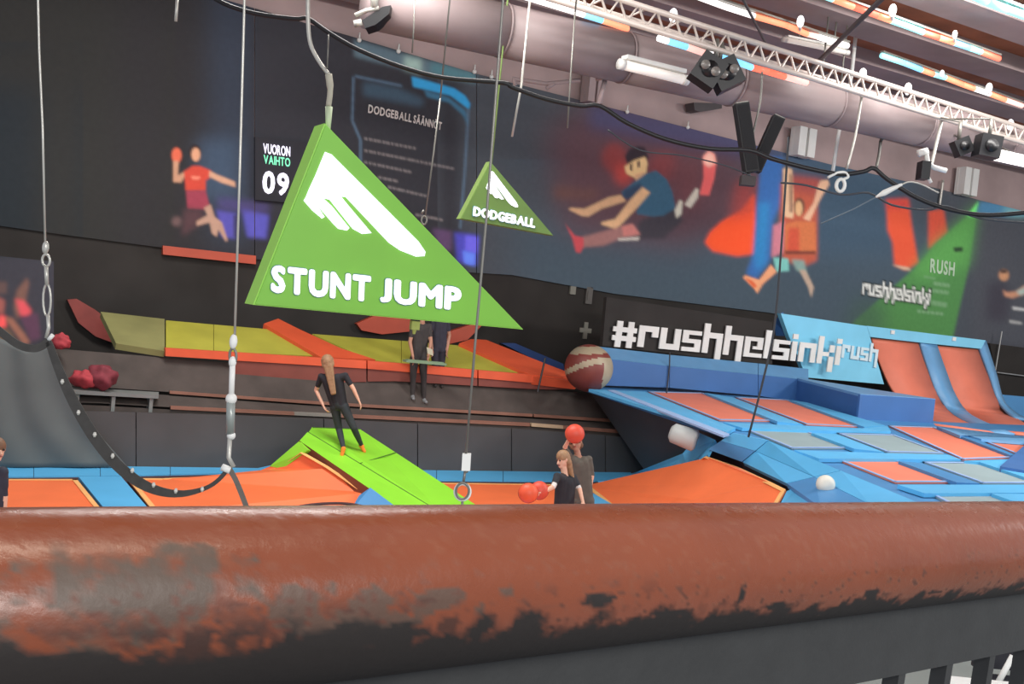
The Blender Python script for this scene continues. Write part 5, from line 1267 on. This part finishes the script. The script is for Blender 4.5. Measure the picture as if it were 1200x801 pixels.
# balls
m_ob = mat('orange_ball', (232, 92, 56), .5, .06, 5); m_ob2 = mat('red_orange_ball', (214, 78, 56), .5, .06, 5); m_wb = mat('white_ball', (220, 218, 206), .5, .06, 5)
def play_ball(label, c, r, m, seam):
    root = empty('play_ball', c - UPZ * r, label, 'ball', None)
    Geo().ball(c, r, 24, 14).out('shell', m, root, True)
    Geo().tube(ring_pts(c, Vector((r, 0, 0)), Vector((0, r * .5, r * .86)), 28), r * .025, 5, closed=True).out('seam', seam, root, True)
m_seam = mat('ball_seam', (150, 52, 36), .6, .05)
play_ball('bright orange ball in front of the fair haired child', at(619, 577.5, 10.6), .105, m_ob, m_seam)
play_ball('duller orange ball touching the hand of the fair haired child', at(632, 574.5, 10.75), .100, m_ob2, m_seam)
play_ball('red ball raised in front of the face of the grey clad child', at(673.5, 508, 11.68), .112, m_ob2, m_seam)
play_ball('white ball resting on the blue sloping pads', on_plane(969, 577, SLO, SLN) + SLN * .10, .11, m_wb, mat('pale_seam', (180, 176, 166), .6, .05))

# =================================================================== FOREGROUND HANDRAIL
def dpt(px, py, d): return CAM + ray(px, py) * (d / F_PX)
RL, RR = dpt(0, 719, .238), dpt(1200, 640, .560)
rdir = (RR - RL); rlen = rdir.length; ru = rdir.normalized(); R_ = .0245
r0, r1 = RL - rdir * .5, RR + rdir * .6
rail = empty('handrail', r0 + rdir * .5 - UPZ * 1.4, 'worn red brown pipe handrail over a dark flat bar with thin balusters', 'handrail')
_lat = np.random.rand(256, 256)
def vnoise(x, y):
    xi = np.floor(x).astype(int); yi = np.floor(y).astype(int); fx = x - xi; fy = y - yi
    fx = fx * fx * (3 - 2 * fx); fy = fy * fy * (3 - 2 * fy)
    g_ = lambda a, b: _lat[a % 256, b % 256]
    return g_(xi, yi) * (1 - fx) * (1 - fy) + g_(xi + 1, yi) * fx * (1 - fy) + g_(xi, yi + 1) * (1 - fx) * fy + g_(xi + 1, yi + 1) * fx * fy
def fbm(x, y, o=4): return sum(vnoise(x * 2 ** k + 17 * k, y * 2 ** k + 31 * k) / 2 ** k for k in range(o)) / sum(1 / 2 ** k for k in range(o))
NS, NA = 620, 128
a_ = (UPZ - ru * UPZ.dot(ru)).normalized(); b_ = ru.cross(a_)
ts = np.linspace(0, 1, NS + 1); vv = []
for t in ts:
    p = r0 + (r1 - r0) * float(t)
    for k in range(NA):
        an = 2 * math.pi * k / NA; vv.append(p + (a_ * math.cos(an) + b_ * math.sin(an)) * R_)
ff = [(i * NA + k, i * NA + (k + 1) % NA, (i + 1) * NA + (k + 1) % NA, (i + 1) * NA + k) for i in range(NS) for k in range(NA)]
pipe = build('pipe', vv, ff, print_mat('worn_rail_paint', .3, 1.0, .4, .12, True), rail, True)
V = np.array([tuple(p) for p in vv]); S_ = np.repeat(ts * (r1 - r0).length * 1000, NA); A_g = np.tile(np.arange(NA) * 360.0 / NA, NS + 1)   # millimetres along, degrees around (0 = top)
# degrees measured towards the viewer's side
side_sign = 1 if b_.dot(CAM - RL) > 0 else -1
DEG = np.where(A_g > 180, A_g - 360, A_g) * side_sign
nx_ = S_ / 6.0; ny_ = DEG / 12.0 + 40
n1 = fbm(nx_ * .6, ny_ * .6, 5); n2 = fbm(nx_ * 2.2 + 50, ny_ * 2.2, 4); n3 = fbm(nx_ * .18 + 9, ny_ * .3, 3)
def sm(e0, e1, x): t = np.clip((x - e0) / (e1 - e0), 0, 1); return t * t * (3 - 2 * t)
base_s = float((RL - r0).length * 1000); u_s = (S_ - base_s) / (rlen * 1000)     # 0 at the left frame edge, 1 at the right
paint_c = s2l((106, 53, 31)); c2 = s2l((114, 70, 50)); worn = s2l((64, 55, 47)); rust = s2l((78, 36, 22)); grime_shade = s2l((26, 21, 19))
col = paint_c[None] * (0.9 + .2 * n3[:, None])
col = col * (1 - .35 * sm(.55, .75, n2)[:, None]) + c2[None] * (.35 * sm(.55, .75, n2)[:, None])
rough = .20 + .16 * n1
def blend(mask, c, r):
    global col, rough
    m_ = np.clip(mask, 0, 1)[:, None]; col = col * (1 - m_) + c[None] * m_; rough = rough * (1 - m_[:, 0]) + r * m_[:, 0]
# bare metal patch at the left end
d_patch = ((u_s - .045) / .046) ** 2 + ((DEG - 70) / 30) ** 2 + (n1 - .5) * 3.4 + (n2 - .5) * 1.2
blend(sm(1.35, .55, d_patch) * .92, worn, .5)
# flaked band to the right of the patch
d_fl = ((u_s - .15) / .08) ** 2 + ((DEG - 84) / 14) ** 2 + (n1 - .5) * 5.5
blend(sm(1.0, .7, d_fl) * .8, worn, .5)
blend(sm(.60, .68, n2) * sm(.45, .05, u_s) * sm(45, 80, DEG) * .8, rust, .6)
# grime plus painted underside shade along the lower side, with a ragged edge
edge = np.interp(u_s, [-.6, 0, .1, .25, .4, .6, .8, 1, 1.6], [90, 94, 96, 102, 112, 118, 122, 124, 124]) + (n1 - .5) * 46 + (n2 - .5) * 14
blend(sm(-5, 6, DEG - edge), grime_shade, .75)
blend(sm(.63, .7, n1) * sm(70, 95, DEG) * sm(.6, .1, u_s) * .85, grime_shade, .7)
blend(sm(.72, .78, n2) * sm(60, 100, DEG) * .6, grime_shade, .7)
# single scratches
for (us, dg, lu, ld) in ((.47, 96, .003, 10), (.515, 112, .016, 4), (.64, 110, .012, 5), (.745, 118, .012, 3), (.40, 108, .02, 3), (.33, 92, .015, 6)):
    blend(sm(1.3, .6, ((u_s - us) / lu) ** 2 + ((DEG - dg) / ld) ** 2 + (n2 - .5) * 2), grime_shade, .7)
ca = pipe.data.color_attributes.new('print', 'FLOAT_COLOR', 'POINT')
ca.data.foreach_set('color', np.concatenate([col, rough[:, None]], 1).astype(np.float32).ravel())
m_bar = mat('dark_flat_bar', (34, 35, 35), .6, .15, 60, .2, 300)
hor = ru.cross(UPZ).normalized()
bar_c = r0 + (r1 - r0) / 2 - UPZ * (R_ + .0175 - .004)
Geo().box(bar_c, (r1 - r0), hor * .010, UPZ * .036).out('flat_bar', m_bar, rail)
bl_lo = -(R_ + .036 - .005)
def rail_point(px, dz):
    lo_, hi_ = -0.5, 1.6
    for _ in range(40):
        mid = (lo_ + hi_) / 2; p = RL + rdir * mid + UPZ * dz; d = p - CAM; x = W_PX / 2 + F_PX * d.dot(RIGHT) / d.dot(FWD)
        if x < px: lo_ = mid
        else: hi_ = mid
    return RL + rdir * lo_ + UPZ * dz
q0, q1 = rail_point(1049, bl_lo), rail_point(1105, bl_lo); sp = (q1 - q0).length
for k in range(-22, 12):
    p = q0 + ru * sp * k
    if (p - RL).dot(ru) < -rlen * .3 or (p - RL).dot(ru) > rlen * 1.5: continue
    e = p - UPZ * 1.36 - ru * .12
    Geo().prism([p - ru * .003 - hor * .004, p + ru * .003 - hor * .004, p + ru * .003 + hor * .004, p - ru * .003 + hor * .004], e - p).out('baluster', m_bar, rail)
# balcony floor the handrail stands on
zb = (r0 - UPZ * 1.4).z
fb = Geo().prism([r0 - hor * .15 * 0 + hor * .12 - UPZ * (r0.z - zb), r1 + hor * .12 - UPZ * (r1.z - zb), r1 - UPZ * (r1.z - zb) - hor * 3, r0 - UPZ * (r0.z - zb) - hor * 3], -UPZ * .2) if hor.y > 0 else \
     Geo().prism([r0 - hor * .12 - UPZ * (r0.z - zb), r1 - hor * .12 - UPZ * (r1.z - zb), r1 - UPZ * (r1.z - zb) + hor * 3, r0 - UPZ * (r0.z - zb) + hor * 3], -UPZ * .2)
fbo = fb.out('floor_balcony', mat('balcony_floor', (90, 90, 88), .7, .1)); fbo['kind'] = 'structure'
# table and stool on the hall floor below, glimpsed between the balusters
tc_ = on_z(1136, 800, .7); tbl = empty('side_table', Vector((tc_.x, tc_.y, -.05)), 'white side table on the grey floor below the handrail', 'table')
Geo().box(tc_ + Vector((.05, -.35, 0)), (.5, 0, 0), (0, .8, 0), (0, 0, .04)).out('table_top', m_white, tbl)
for sx_ in (-1, 1):
    for sy_ in (-1, 1):
        c = tc_ + Vector((.05 + sx_ * .2, -.35 + sy_ * .33, 0)); Geo().tube([c, Vector((c.x, c.y, -.05))], .02, 8).out('leg', m_steel, tbl, True)
c0 = on_z(1172, 780, .55); st = empty('folding_chair', Vector((c0.x, c0.y, -.05)), 'black folding chair with a chrome rail beside the white side table', 'chair')
Geo().box(c0 + Vector((.12, 0, -.15)), (.4, 0, 0), (0, .4, 0), (0, 0, .05)).out('seat', m_blk, st)
Geo().box(c0 + Vector((.10, .2, .12)), (.42, 0, 0), (0, .05, 0), (0, 0, .4)).out('backrest', m_blk, st)
Geo().tube([at(1187, 768, c0.y - .1), at(1166, 806, c0.y - .1)], .022, 8).out('chrome_rail', m_white, st, True)
for sx_ in (-.06, .3):
    for sy_ in (-.18, .18): Geo().tube([c0 + Vector((sx_, sy_, -.15)), Vector((c0.x + sx_, c0.y + sy_, -.05))], .018, 8).out('leg', m_blk, st, True)
